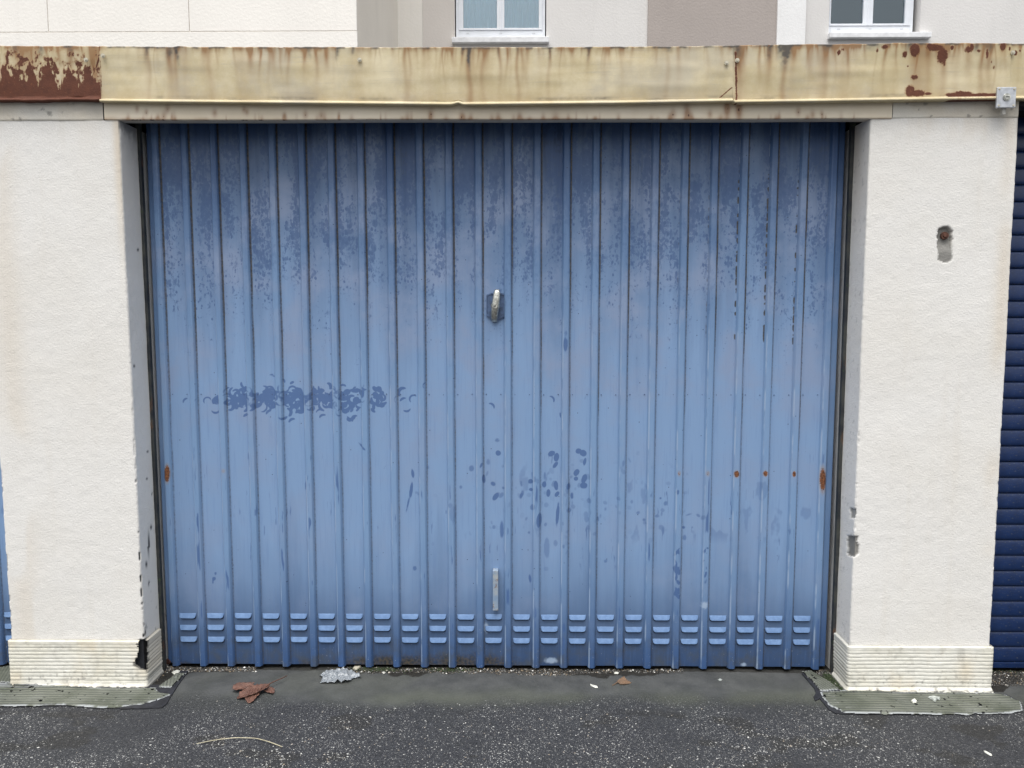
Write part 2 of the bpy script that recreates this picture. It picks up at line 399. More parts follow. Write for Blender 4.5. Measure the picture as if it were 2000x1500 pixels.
def marks_right(X, Y, Z, NX, NY, nick):
    px, py = proj(X, Y, Z); front = NY < -.5; jamb = (NX < -.7)
    r = .30*gauss(px, 1975-(py-240)*.053, 16)*sstep(.4, .62, fbm(X*3, Z*3, 7))*front
    r = r+.35*gauss(px, 1672, 12)*jamb*sstep(500, 260, py)+.2*sstep(300, 236, py)*front*sstep(.5, .7, fbm(X*12, Z*2, 4))
    gk = jamb*.22*sstep(.70, .78, fbm(Y*90, Z*60, 23))+.75*gauss(px, 1990, 4)*gauss(py, 250, 18)
    # old fixing slot
    cx = 1846; sx = np.abs(px-cx); top = 457; bot = 508
    dcap = np.where(py < top, np.hypot(px-cx, py-top), np.where(py > bot, sx+(py-bot)*2, sx))
    slot = sstep(15.5, 12.5, dcap+ (fbm(X*160, Z*160, 2)-.5)*5)*front*(py < 512)
    b = np.maximum(slot, .0); rust = slot*sstep(482, 462, py)
    r = np.maximum(r, .55*slot*sstep(490, 470, py)*noise(X*150, Z*150, 8)); gk = np.maximum(gk, rust*.75*sstep(.3, .6, fbm(X*90, Z*90, 1)))
    b = np.maximum(b, .28*front*gauss(px, 1848, 14)*sstep(505, 515, py)*sstep(570, 515, py)*sstep(.3, .6, fbm(X*40, Z*10, 5)))
    dpt = -slot*(.011*sstep(495, 470, py)+.0025)
    chip = inpoly(px+ (fbm(X*90, Z*90, 12)-.5)*5, py, [(1655, 1046), (1675, 1048), (1677, 1080), (1668, 1088), (1655, 1085)])*1.0
    chip = np.maximum(chip, inpoly(px, py, [(1660, 992), (1672, 994), (1670, 1012), (1662, 1012)])*.8)
    b = np.maximum(b, np.maximum(chip, .0*X))
    b = np.maximum(b, np.clip(nick, 0, 1)*.25)
    return r, gk, b, dpt-chip*.006
MATSK = None
def mat_skirt():
    m = NM('skirting_paint'); r, g_, b = m.marks()[:3]
    c = m.mix(m.map(m.noise(5, 6, .6), .35, .7), (.72, .71, .65), (.66, .64, .55))
    c = m.mix(m.math('MULTIPLY', m.map(m.noise(40, 5, .7), .56, .75), .5), c, (.33, .31, .27))
    c = m.mix(r, c, (.60, .46, .26)); c = m.mix(g_, c, (.05, .05, .055)); c = m.mix(b, c, (.30, .29, .26))
    return m.out(c, .75, m.bump(m.noise(160, 4, .6), .4, .0015), spec=.3)
MATSK = mat_skirt()
def skirting(xlf, xrf, ztop, zbot, parent, seed, tear=None, lefty=False):
    P = wrap(xlf(.1), xrf(.1), .112, .005, .012, .010); wd = xrf(.1)-xlf(.1)
    zs = np.linspace(zbot, ztop, 150)
    S, Zv = np.meshgrid(P[:, 0]/wd, zs); Yb = np.tile(P[:, 1], (len(zs), 1)); NX = np.tile(P[:, 2], (len(zs), 1)); NY = np.tile(P[:, 3], (len(zs), 1))
    wv = Zv+(fbm(S*5, S*0, seed, 3)-.5)*.004
    X = xlf(Zv)+(xrf(Zv)-xlf(Zv))*S; X0, Y0 = X.copy(), Yb.copy()
    ph = (ztop-.016-wv)/.0132; groove = np.abs(np.sin(np.pi*ph))**.22
    inband = sstep(ztop-.014, ztop-.020, wv)
    d = inband*(groove*.0034-.0034)+(fbm(S*50, Zv*70, seed+2, 3)-.5)*.0018+(fbm(S*8, Zv*8, seed+5, 3)-.5)*.003
    d = d+np.where(Zv > ztop-.004, -.008, 0)+sstep(.018, .0, Zv)*.010*(.4+noise(S*40, Zv*0, seed))
    bumpy = sstep(.075, .02, Zv)*(np.sin(S*wd*2*np.pi/.011)*.5+.5)*sstep(.35, .6, noise(S*14, Zv*20, seed))*.0018
    d = d-bumpy; X = X+NX*d; Yb = Yb+NY*d
    px, py = proj(X0, Y0, Zv)
    gr_ = inband*(1-groove)*.10+.5*sstep(.62, .76, fbm(S*60, Zv*90, seed+9))*sstep(.10, .02, Zv)
    gr_ = gr_+.8*sstep(.012, .004, Zv)*sstep(.42, .58, noise(S*60, Zv*90, seed+1))
    r_ = .28*sstep(.5, .75, fbm(S*5+3, Zv*6, seed+7))
    if not lefty:
        r_ = r_+.35*gauss(px, 1886, 16)*gauss(py, 1312, 28); gr_ = gr_+.7*sstep(.4, .6, fbm(S*60, Zv*60, 3))*gauss(px, 1662, 10)*gauss(py, 1336, 9)
    b_ = .12*(np.abs(NX) > .7)+.3*sstep(.6, .8, fbm(S*20, Zv*20, seed+6))
    keep = None
    if tear is not None:
        wx = (fbm(S*60, Zv*60, 31)-.5)*8
        t_ = inpoly(px+wx, py+wx, tear); keep = ~(t_[:-1, :-1] | t_[1:, 1:])
        edge = inpoly((px-275)*.82+275+wx, (py-1275)*.85+1275, tear); gr_ = np.maximum(gr_, edge*.8)
    return grid('skirting', X, Yb, Zv, MATSK, parent, attr=(np.clip(r_, 0, 1), np.clip(gr_, 0, 1), b_), keep=keep)

pl = empty('rendered_pillar', (0, 0, 0), 'rough cream rendered pillar left of the blue door, its ribbed skirting torn black at the corner', 'pillar')
pillar(LXL, LXR, -.02, Z_TOP+.003, marks_left, pl, seed=11)
ZS = float(at(150, 1251, -.01)[2])
skirting(LXL, LXR, ZS, -.006, pl, 3, tear=[(265, 1256), (272, 1262), (276, 1250), (287, 1249), (288, 1296), (284, 1306), (266, 1298), (263, 1292), (270, 1275), (273, 1268)], lefty=True)
pr = empty('rendered_pillar', (0, 0, 0), 'rough cream rendered pillar right of the blue door with a rusty slot in its face', 'pillar')
pillar(RXL, RXR, -.02, Z_TOP+.005, marks_right, pr, seed=51)
skirting(RXL, RXR, ZS-.006, -.006, pr, 8)
bolt = MB(); q = at(1846, 460, .004)
bolt.disc(q[0], q[2], .0085, -.001, .012, 10, .0065); bolt.disc(q[0], q[2], .013, .004, .012, 12, .0125)
bolt.build('rusty_bolt', simple('bolt_rust', (.10, .045, .03), .8, .2, .5, 80, .5), pr)

# ================================================================== FASCIA, LINTEL, BEAM, ROOF
M['beam'] = M['concrete']
def interp(pts): 
    a = np.array(pts, float); return lambda v: np.interp(v, a[:, 0], a[:, 1])
ftop = interp([(-60, 87), (0, 88), (190, 89), (197, 90), (340, 91), (350, 89), (380, 91), (700, 92), (1300, 91), (1500, 88), (1750, 85), (2000, 85), (2080, 84)])
fbot = interp([(-60, 192), (0, 192), (194, 190), (195, 193), (500, 196), (880, 200), (895, 198), (905, 200), (1200, 197), (1432, 193), (1434, 196), (1600, 194), (1850, 190), (2000, 188), (2080, 188)])
YF = -.022
def fascia_masks(px, fy, k):
    r = np.zeros_like(px); g_ = np.zeros_like(px); b = np.zeros_like(px)
    rs = np.random.RandomState(5)
    dens = interp([(0, 1), (195, 1), (215, .1), (280, .3), (330, .8), (420, .6), (520, 1), (640, 1), (700, .5), (800, .6), (1000, .6), (1200, .5), (1260, .4), (1400, .3), (1440, 1), (1560, .9), (1700, .9), (1850, 1), (2000, .7)])
    for i in range(330):
        x = rs.uniform(-60, 2060); s = rs.uniform(1.0, 4.5); L = rs.gamma(1.4, .13); a = rs.uniform(.25, .85)*dens(x)
        g_ += a*gauss(px+3*np.sin(fy*5+i), x, s*(1+fy))*np.exp(-(fy/L)**1.5)
    for i in range(110):
        x = rs.uniform(-60, 2060); s = rs.uniform(3, 12); a = rs.uniform(.08, .34)*dens(x)
        g_ += a*gauss(px, x, s)*np.exp(-fy/rs.uniform(.4, 1.2))
    for x, s, L, a in ((285, 5, .5, .45), (291, 3, 1.2, .3), (345, 3, .5, .4), (525, 3, .45, .5), (563, 3, .5, .55), (596, 3, .35, .6), (618, 3, .4, .6), (792, 4, 1.0, .45), (800, 3, .6, .5),
                       (917, 4, 2.0, .60), (976, 3, .6, .5), (1011, 3, .9, .6), (1072, 3, .8, .45), (1148, 3, .3, .5), (1303, 4, 1.5, .25), (1530, 4, 2.0, .5), (1445, 6, .6, .5), (1500, 8, .5, .4), (1654, 3, .5, .6), (1784, 8, .9, .45), (1842, 5, .7, .55), (1887, 6, .5, .6), (1915, 4, .8, .5), (905, 3, .2, .5), (640, 5, .3, .5)):
        g_ += a*gauss(px+2*np.sin(fy*6+x), x, s*(1+.7*fy))*np.exp(-(fy/L)**1.4)
    for x, s, L, a in ((288, 4, .22, .6), (331, 7, .20, .8), (347, 4, .32, .9), (605, 4, .2, .5), (658, 4, .22, .6), (691, 3, .12, .8), (917, 3.5, .36, 1.3), (905, 3, .12, .7), (975, 2, .2, .4), (1009, 3, .12, .5), (1148, 3, .22, .7), (1072, 3, .22, .5),
                       (1440, 8, .2, .8), (1500, 6, .25, .7), (1530, 9, .38, 1.1), (1540, 5, .22, .8), (1520, 5, .2, .8), (1615, 10, .12, .6), (1700, 20, .12, .5), (1770, 8, .15, .6), (1905, 8, .2, .5), (1930, 8, .16, .6), (80, 6, .2, .6), (30, 8, .15, .5), (140, 6, .2, .5), (1305, 6, .1, .6)):
        b += a*gauss(px+2*np.sin(fy*9+x), x, s*(1-.3*fy))*sstep(L*1.5, L*.3, fy)
    b += .75*sstep(.055, .012, fy)*sstep(.35, .62, noise(px*.06, fy*0, 3))
    b += .32*sstep(.62, .78, fbm(px*.02, fy*14, 8))*sstep(.88, .98, fy)+.35*gauss(fy, .95, .03)*sstep(.5, .7, fbm(px*.012, fy*0, 18))
    g_ += .5*sstep(.12, .02, fy)*sstep(.4, .65, fbm(px*.08, fy*2, 13))*dens(px)
    g_ += .12*sstep(.7, 1, fy)
    b *= (.55+.8*noise(px*.22, fy*26, 4)); 
    if k == 0:
        hgt = interp([(-60, .5), (0, .5), (6, .72), (13, .86), (20, .55), (26, .5), (30, .62), (40, .45), (48, .35), (56, .75), (62, .72), (68, .4), (76, .5), (85, .52), (93, .86), (97, .8), (103, .5), (112, .35), (120, .42), (131, .60), (138, .74), (143, .4), (150, .34), (158, .4), (165, .6), (173, .68), (178, .5), (184, .32), (194, .45)])
        f = (fy-(1-hgt(px+2*np.sin(fy*17))))
        r = np.clip(.40+f*2.3+(fbm(px*.20, fy*4.5, 31)-.5)*1.0+(noise(px*.5, fy*16, 12)-.5)*.4, 0, 1)
        r = np.maximum(r, np.clip(.46-.5*np.abs(fy-.45)+ (fbm(px*.17, fy*12, 41)-.5)*1.1, 0, 1))
        r = np.maximum(r, .8*gauss(px-(195-(fy-.2)*44), 0, 2.5)*(fy > .2)*(fy < .6))
        g_ = np.maximum(g_, .35*sstep(.15, .6, r)); r = np.where(fy < .07, r*.5+.18, r); r = r-.30*sstep(.55, .75, fbm(px*.11, fy*1.2, 71))*sstep(1.0, .8, fy)
    else:
        def blob(x, y, sx, sy, a=1): return a*np.exp(-(((px-x)/sx)**2+((fy-y)/sy)**2))
        for x, y, sx, sy, a in ((1783, .12, 9, .13, .9), (1765, .2, 5, .07, .8), (1822, .08, 16, .07, .9), (1838, .22, 9, .16, .95), (1843, .36, 3, .08, .7), (1812, .05, 6, .06, .9), (1785, .62, 8, .06, .75), (1778, .88, 9, .11, .95), (1793, .92, 14, .07, .9), (1812, .93, 10, .03, .7), (1856, .08, 4, .05, .7),
                                (1888, .12, 8, .07, .75), (1894, .08, 4, .09, .8), (1925, .2, 3, .12, .7), (1908, .14, 5, .04, .7), (1955, .06, 6, .09, .8), (1968, .1, 3, .05, .7), (1981, .17, 4, .05, .9), (1990, .13, 2, .03, .7), (1940, .45, 3, .05, .6), (1934, .35, 2, .04, .6), (1725, .06, 7, .06, .7), (1710, .13, 3, .05, .65), (1636, .15, 5, .06, .7), (1643, .1, 5, .04, .6), (1772, .42, 2, .02, .7), (1930, .98, 24, .03, .7)):
            r = np.maximum(r, blob(x, y, sx*1.25, sy*1.15, a*1.02))
        r = np.maximum(r, .78*sstep(1848, 1856, px)*sstep(1962, 1945, px)*sstep(.925, .945, fy))
        for x, y in ((1860, .96), (1890, .94), (1920, .97), (1875, .93)): r = np.maximum(r, blob(x, y, 14, .05, .9))
        r = np.maximum(r, .72*gauss(px, 1435+4*fy, 3.0)*sstep(.05, .15, fy)*(.7+.5*noise(px*.3, fy*14, 2)))
        r = np.maximum(r, .62*np.exp(-((px-1404-(1-fy)*120-((1-fy)*0))/3)**2)*(fy > .78)*(fy < .97)*(px < 1433))
        r = np.maximum(r, .64*gauss(px, 196.5, 1.6)*(.6+.5*noise(px, fy*18, 5)))
        r = np.maximum(r, .5*sstep(.1, .0, fy)*sstep(.62, .8, fbm(px*.07, fy*3, 22))*dens(px)+.0)
    return np.clip(r, 0, 1), np.clip(g_*1.35, 0, 1), np.clip(b*1.1, 0, 1)
fas = empty('roof_fascia', (0, YF, 2.0), 'rust-streaked cream sheet metal edge of the flat garage roof', 'fascia')
OF = (0, YF, 2.0)
def fascia_panel(p0, p1, k, yoff):
    step = .0026
    xa, xb = at(p0, 140, YF)[0], at(p1, 140, YF)[0]
    xs = np.arange(xa, xb, step); xs = np.append(xs, xb)
    pxs, _ = proj(xs, np.full_like(xs, YF), np.full_like(xs, 2.08))
    zt = np.array([at(a, b_, YF)[2] for a, b_ in zip(pxs, ftop(pxs))]); zb = np.array([at(a, b_, YF)[2] for a, b_ in zip(pxs, fbot(pxs))])
    zt = zt+(noise(xs*60, xs*0, 3)-.5)*.0016+(noise(xs*9, xs*0, 5)-.5)*.0022
    fr = np.linspace(0, 1, 62)
    prof = [(.32, 0.004, 0.0), (.02, .003, 0.0)]+[(0, 0, f) for f in fr]+[(-.006, -.0015, 1), (-.011, -.005, 1), (-.0125, -.009, 1), (-.010, -.0115, 1), (.0, -.0105, 1), (.05, -.0095, 1)]
    Pv = np.array(prof); H = (zt-zb)[None, :]
    FY = Pv[:, 2][:, None]*np.ones((1, len(xs)))
    Xg = np.tile(xs, (len(Pv), 1)); Zg = zt[None, :]-FY*H+Pv[:, 1][:, None]
    PXg = np.tile(pxs, (len(Pv), 1))
    dent = (fbm(Xg*2.3, FY*2, 50+k, 3)-.5)*.010*np.sin(np.pi*np.clip(FY, 0, 1))+(fbm(Xg*.9, FY*0, 9, 2)-.5)*.008
    kink = gauss(PXg, 895, 7)*(FY >= 1)*(.007)
    Yg = YF+yoff+Pv[:, 0][:, None]+dent+kink*.6; Zg = Zg+kink*(.5)
    if k == 0: Zg = Zg-(FY >= 1)*(noise(Xg*35, FY*0, 7)-.5)*.004; Yg = Yg-(FY > .97)*(noise(Xg*22, FY*0, 17)-.3)*.006
    r, g_, b = fascia_masks(PXg, FY, k)
    lip = FY >= 1
    if k: r = np.where(lip & (Pv[:, 0][:, None] < -.004), r*.45, r); g_ = np.where(lip, g_*.25, g_); b = np.where(lip, 0, b)
    top = (Pv[:, 0][:, None] > .01) & (FY < .5); b = np.where(top, .6, b)
    return grid('fascia_panel', Xg, Yg, Zg, M['fascia'], fas, attr=(r, g_, b), origin=OF, flip=True)
fp = [fascia_panel(-95, 195.5, 0, .004), fascia_panel(194.5, 1433.5, 1, .0), fascia_panel(1432.5, 1972, 2, -.003), fascia_panel(1971, 2090, 3, .001)]
fp[0]['label'] = 'short fascia panel eaten by dark rust'
scm = MB(); scm.disc(0, 0, .0050, -.0038, .0, 14, .0038); scm.disc(0, 0, .0072, -.0014, .0015, 14, .007); scm.box(-.0006, .0006, -.0052, -.004, -.003, .003)
M['screw'] = simple('screw_zinc', (.50, .47, .38), .5, .25, .3, 90, .2)
scr0 = None
for k, sx, syp in ((0, 170, 118), (1, 203, 110), (1, 703, 118), (1, 1418, 124), (2, 1439, 119), (3, 1976, 104)):
    q = at(sx, syp, YF)
    if scr0 is None: scr0 = scm.build('screw', M['screw'], fp[k]); o = scr0
    else: o = scr0.copy(); C.objects.link(o); o.parent = fp[k]
    o.location = (q[0], -.006, q[2]-2.0)

# roof slab with parapet felt, behind the fascia
rb = MB(); x0, x1 = -4.9, 5.2
rb.box(x0, x1, .03, 4.3, 2.035, 2.125)
slab = rb.build('roof_slab', simple('bitumen_roof', (.06, .06, .06), .9)); tag(slab, 'dark flat roof slab running behind the rusty fascia', 'roof')

# concrete beam ends above the pillars and the painted steel lintel
def mk_lint(X, Y, Z, kind):
    px, py = proj(X, Y, Z)
    r = np.zeros_like(px); g_ = np.zeros_like(px); b = np.zeros_like(px)
    rs = np.random.RandomState(8)
    if kind:
        low = sstep(226, 236, py)
        g_ += low*(.25+.5*sstep(.42, .7, fbm(px*.02, py*0, 5)))
        for i in range(60):
            x = rs.uniform(240, 1700); a = rs.uniform(.3, .9); s = rs.uniform(1.2, 5)
            g_ += a*gauss(px, x, s)*sstep(213+rs.uniform(-5, 12), 234, py)
        for x, y, s in ((269, 211, 3), (287, 218, 3), (321, 225, 4), (328, 211, 4), (420, 219, 4), (477, 212, 3), (483, 217, 3), (556, 226, 3), (597, 222, 4), (628, 224, 4), (842, 222, 5), (902, 226, 5), (1085, 231, 6), (1314, 221, 5), (1344, 223, 6), (1386, 222, 4), (1420, 210, 6), (1442, 212, 6), (1558, 217, 4), (1586, 223, 4), (1604, 221, 3)):
            g_ += .75*gauss(px, x, s*1.2)*gauss(py, y+2, s*2.2); r += .52*gauss(px, x, s*.6)*gauss(py, y+3, s)
        for x in (1340, 1419, 1443): g_ += .6*gauss(px, x, 6)*(1+0*py)
        r += .55*low*sstep(.66, .8, noise(px*.11, py*0, 44))*sstep(229, 236, py)
    else:
        b += .3*sstep(.5, .7, fbm(px*.05, py*.05, 3)); g_ += 0
    return np.clip(r, 0, 1), np.clip(g_, 0, 1), np.clip(b, 0, 1)
def mat_lintel():
    m = NM('lintel_paint'); r, g_, b = m.marks()[:3]
    c = m.mix(m.map(m.noise(5, 5, .6), .35, .7), (.72, .635, .49), (.80, .725, .59))
    c = m.mix(m.map(g_, 0, 1, 0, .75, False), c, (.30, .135, .055))
    rr = m.math('ADD', r, m.math('MULTIPLY_ADD', m.noise(140, 5), .5, -.25))
    c = m.mix(m.map(rr, .36, .5), c, (.065, .03, .022))
    return m.out(c, .55, m.bump(m.noise(12, 4), .25, .003), spec=.35)
ZL = Z_TOP+.001
xs = np.arange(at(205, 220, 0)[0], at(1742, 220, 0)[0], .004)
zl = np.r_[np.linspace(ZL+.11, ZL+.003, 32), ZL]
prof = [(.0, z) for z in zl]+[(.004, ZL-.002), (.02, ZL-.001), (.048, ZL-.001), (.050, ZL+.004), (.050, ZL+.10)]
Pv = np.array(prof); Xg = np.tile(xs, (len(Pv), 1)); Yg = Pv[:, 0][:, None]-.004+(fbm(Xg*2, Xg*0, 4, 2)-.5)*.006; Zg = Pv[:, 1][:, None]+0*Xg+(fbm(Xg*1.5, Xg*0, 14, 2)-.5)*.004
# follows the slight tilt of the opening's head
tilt = lambda X: np.interp(X, [-1.4, 1.3], [float(at(240, 235, 0)[2])-Z_TOP, float(at(1700, 230, 0)[2])-Z_TOP-.002])
Zg = Zg+tilt(Xg)
lb = Yg > .01
a = mk_lint(Xg, Yg*0, Zg, 1)
lint = grid('steel_lintel', Xg, Yg, Zg, mat_lintel(), attr=(np.where(lb, .3*a[0], a[0]), np.where(lb, .2, a[1]), a[2]), flip=True)
tag(lint, 'cream painted steel lintel with rust spots over the blue door', 'lintel')
def beam(p0, p1, label):
    x0, x1 = at(p0, 215, 0)[0], at(p1, 215, 0)[0]
    xs = np.arange(x0, x1, .004); zz = np.linspace(Z_TOP+.115, Z_TOP, 34)
    Xg, Zg = np.meshgrid(xs, zz); Yg = -.0030+(fbm(Xg*40, Zg*40, 6, 3)-.5)*.002+0*Xg
    Yg[-1] = .0
    Zg = Zg+np.interp(Xg, [-1.4, 1.3], [float(at(100, 236, 0)[2])-Z_TOP, float(at(1800, 231, 0)[2])-Z_TOP])+(noise(Xg*8, Xg*0, 5)-.5)*.002*(Zg < Z_TOP+.01)
    back = np.stack([Xg[0], Yg[0]+.2, Zg[0]], -1)
    o = grid('concrete_beam', Xg, Yg, Zg, M['concrete'], attr=(.25*sstep(.5, .7, fbm(Xg*5, Zg*5, 2)), .5*sstep(.72, .8, fbm(Xg*50, Zg*50, 3)), .22*sstep(.4, .7, fbm(Xg*9, Zg*20, 8))), flip=True)
    return tag(o, label, 'beam')
beam(-95, 204, 'rough off-white concrete beam end above the left pillar'); beam(1743, 1990, 'rough off-white concrete beam end above the right pillar')
# garage shell behind (keeps the inside dark)
gb = MB(); gb.box(-4.9, 5.2, 4.2, 4.3, 0, 2.03); gb.box(-4.9, -4.8, .3, 4.2, 0, 2.03); gb.box(5.1, 5.2, .3, 4.2, 0, 2.03)
for f0, f1 in ((LXL(1)+.05, LXR(1)-.05), (RXL(1)+.05, RXR(1)-.05)): gb.box(f0, f1, .27, 4.2, 0, 2.03)
gb.box(-4.8, LXL(1)+.01, .05, .12, Z_TOP+.04, 2.034); gb.box(RXR(1)-.01, 5.1, -.0, .06, Z_TOP+.04, 2.034)
gb.box(LXL(1), RXR(1), .056, .12, Z_TOP+.05, 2.034)
sh = gb.build('garage_walls', M['dark']); tag(sh, 'dark inner block walls of the garage row behind the doors', 'wall')

# ================================================================== MAIN DOOR
YD = .15
xr0 = at(353, 1290, YD)[0]; xr23 = at(1600, 1290, YD)[0]; PITCH_R = (xr23-xr0)/23
Z0 = float(at(960, 1299, YD)[2]); Z1 = 2.028
RW = .031; RD = .013
OD = (float((xr0+xr23)/2), YD, 0.0)
zrow = [Z1]
za, zb_, zc, zd = (float(at(900, p, YD)[2]) for p in (735, 835, 860, 1070))
z = Z1
while z > Z0+.004:
    z -= .0022 if (zb_ < z < za) else (.003 if zd < z < zc else .0065)
    zrow.append(max(z, Z0))
zrow[-1] = Z0; zrow = np.array(zrow)
# rub marks
rs = np.random.RandomState(21)
arcs = []
for cx, n, sp in ((525, 34, 15), (580, 34, 17), (640, 34, 17), (697, 26, 16), (740, 12, 10), (470, 22, 13), (490, 12, 14), (555, 14, 12), (612, 14, 12), (668, 14, 12), (418, 5, 10), (790, 4, 12), (448, 10, 9)):
    for i in range(n):
        dn = rs.normal(0, .38); arcs.append((cx+rs.normal(0, sp*.75), 777+dn*(36 if 480 < cx < 720 else 22)+3, rs.uniform(5, 10), rs.uniform(0, 6.28), rs.uniform(.8, 1.6), rs.uniform(1.5, 3.2)))
for c in ((366, 780, 8, 2.4, .9, 1.8), (390, 778, 7, 3, 1.2, 1.6), (405, 777, 7, 2, 2.0, 1.5), (424, 776, 7, 2.2, 2.8, 1.4), (808, 774, 8, 2.4, 1.6, 1.8), (833, 747, 6, 3.0, 1.5, 1.6), (484, 812, 9, 1.9, .9, 2.4), (528, 804, 8, 2.2, .9, 2.2), (573, 820, 8, 2.1, 1.0, 2.4), (632, 812, 8, 2.0, 1.0, 2.0), (585, 803, 7, 2.1, .9, 2.6), (595, 797, 7, 2.1, .9, 2.4), (550, 740, 6, .6, 1.0, 1.8), (468, 755, 6, 3.6, .8, 1.2), (1074, 776, 8, .6, 1.1, 1.8), (957, 790, 8, .8, 1.1, 1.8)):
    arcs.append((c[0], c[1]+6, c[2], -c[3], c[4], c[5]))
blobs = [(1077, 886, 7, 5, -.5), (1087, 893, 5, 8, .2), (1085, 908, 3.5, 7, .7), (1130, 881, 6, 5, 0), (1139, 885, 7, 6, .5), (1142, 902, 3, 7, .15), (1126, 923, 5, 7, .6), (1125, 935, 4, 4, 0), (1141, 935, 5, 9, .3), (1140, 948, 7, 6, 0), (1110, 949, 4, 6, 0),
         (1063, 946, 4, 6, 0), (1071, 963, 4, 7, .1), (1086, 948, 4, 9, -.1), (1088, 965, 3.5, 6, .6), (1036, 940, 4.5, 4.5, 0), (1037, 956, 3.5, 3, 0), (973, 885, 5, 5, 0), (971, 860, 6, 5, 0, .5), (963, 945, 6, 5, .6, .6), (968, 970, 5, 9, .6, .8), (1018, 968, 4, 8, .3, .6), (983, 953, 4, 4, 0, .5), (900, 951, 4, 5, 0, .5), (1008, 953, 3, 4, 0, .4),
         (1117, 968, 4, 8, 0, .6), (1112, 986, 3, 8, 0, .4), (945, 935, 3, 8, -.1), (940, 908, 2, 5, .4), (1053, 1015, 5, 14, .05), (1089, 1005, 3, 22, .08), (980, 1035, 5, 20, 0, .55), (1068, 1070, 7, 25, 0, .45), (1145, 985, 8, 10, 0, .35), (1104, 672, 5, 15, 0, .7), (1300, 983, 5, 6, .4, .5), (1290, 973, 3, 3, 0, .6),
         (1322, 960, 4, 6, .2, .6), (1345, 1005, 9, 3, -.3, .5), (1364, 1007, 6, 4, .6, .5), (1335, 1030, 4, 4, 0, .6), (1337, 1050, 5, 7, 0, .5), (1352, 1030, 3, 3, 0, .5), (1339, 962, 5, 5, 0, .4), (803, 958, 3.2, 15, .12), (797, 983, 1.8, 18, .22, .8), (806, 925, 2.6, 8, -.1), (708, 872, 9, 2, .75), (738, 1030, 2, 6, 0, .5), (1223, 960, 5, 5, 0, .35),
         (1105, 650, 4, 6, 0, .5), (1095, 812, 1.6, 6, -.2), (418, 1130, 4, 4, .5, .8), (421, 1120, 3, 3, 0, .8), (416, 1137, 2, 3, 0, .8), (810, 1110, 5, 6, 0, .55), (968, 650, 12, 24, 0, .28), (430, 1045, 7, 28, 0, .3), (1035, 1130, 3, 9, -.1, .7), (1160, 700, 6, 30, 0, .3), (1205, 870, 8, 30, 0, .3), (1190, 1000, 8, 40, 0, .3), (760, 740, 9, 12, 0, .3), (752, 800, 8, 10, 0, .25)]
for cx, cy_, sx, sy_ in ((524, 776, 20, 13), (520, 768, 14, 10), (583, 783, 17, 14), (588, 772, 10, 12), (640, 769, 23, 13), (632, 776, 16, 14), (697, 774, 13, 16), (690, 790, 18, 6), (472, 780, 9, 8), (738, 770, 9, 12), (555, 782, 6, 12), (612, 776, 6, 14), (668, 778, 5, 12), (498, 784, 6, 14)):
    for i in range(6): blobs.append((cx+rs.normal(0, sx*.55), cy_+rs.normal(0, sy_*.5), rs.uniform(3, 7), rs.uniform(3, 6.5), rs.uniform(-1.5, 1.5), 1.0))
for i in range(120):                      # faint finger and shoe prints, centre right
    blobs.append((rs.normal(1110, 120), rs.normal(985, 60), rs.uniform(3, 6.5), rs.uniform(4, 9), rs.uniform(-.6, .6), rs.uniform(.32, .52)))
for i in range(26): blobs.append((1322+rs.uniform(-4, 4), rs.uniform(1065, 1165), rs.uniform(1.2, 3), rs.uniform(2, 8), rs.uniform(-1, 1), 1.0))
for i in range(10): blobs.append((1377+rs.uniform(-4, 4), rs.uniform(1055, 1150), rs.uniform(1, 2), rs.uniform(2, 6), rs.uniform(-1, 1), .9))
bl = np.array([b+(1.0,) if len(b) == 5 else b for b in blobs]); ar = np.array(arcs)
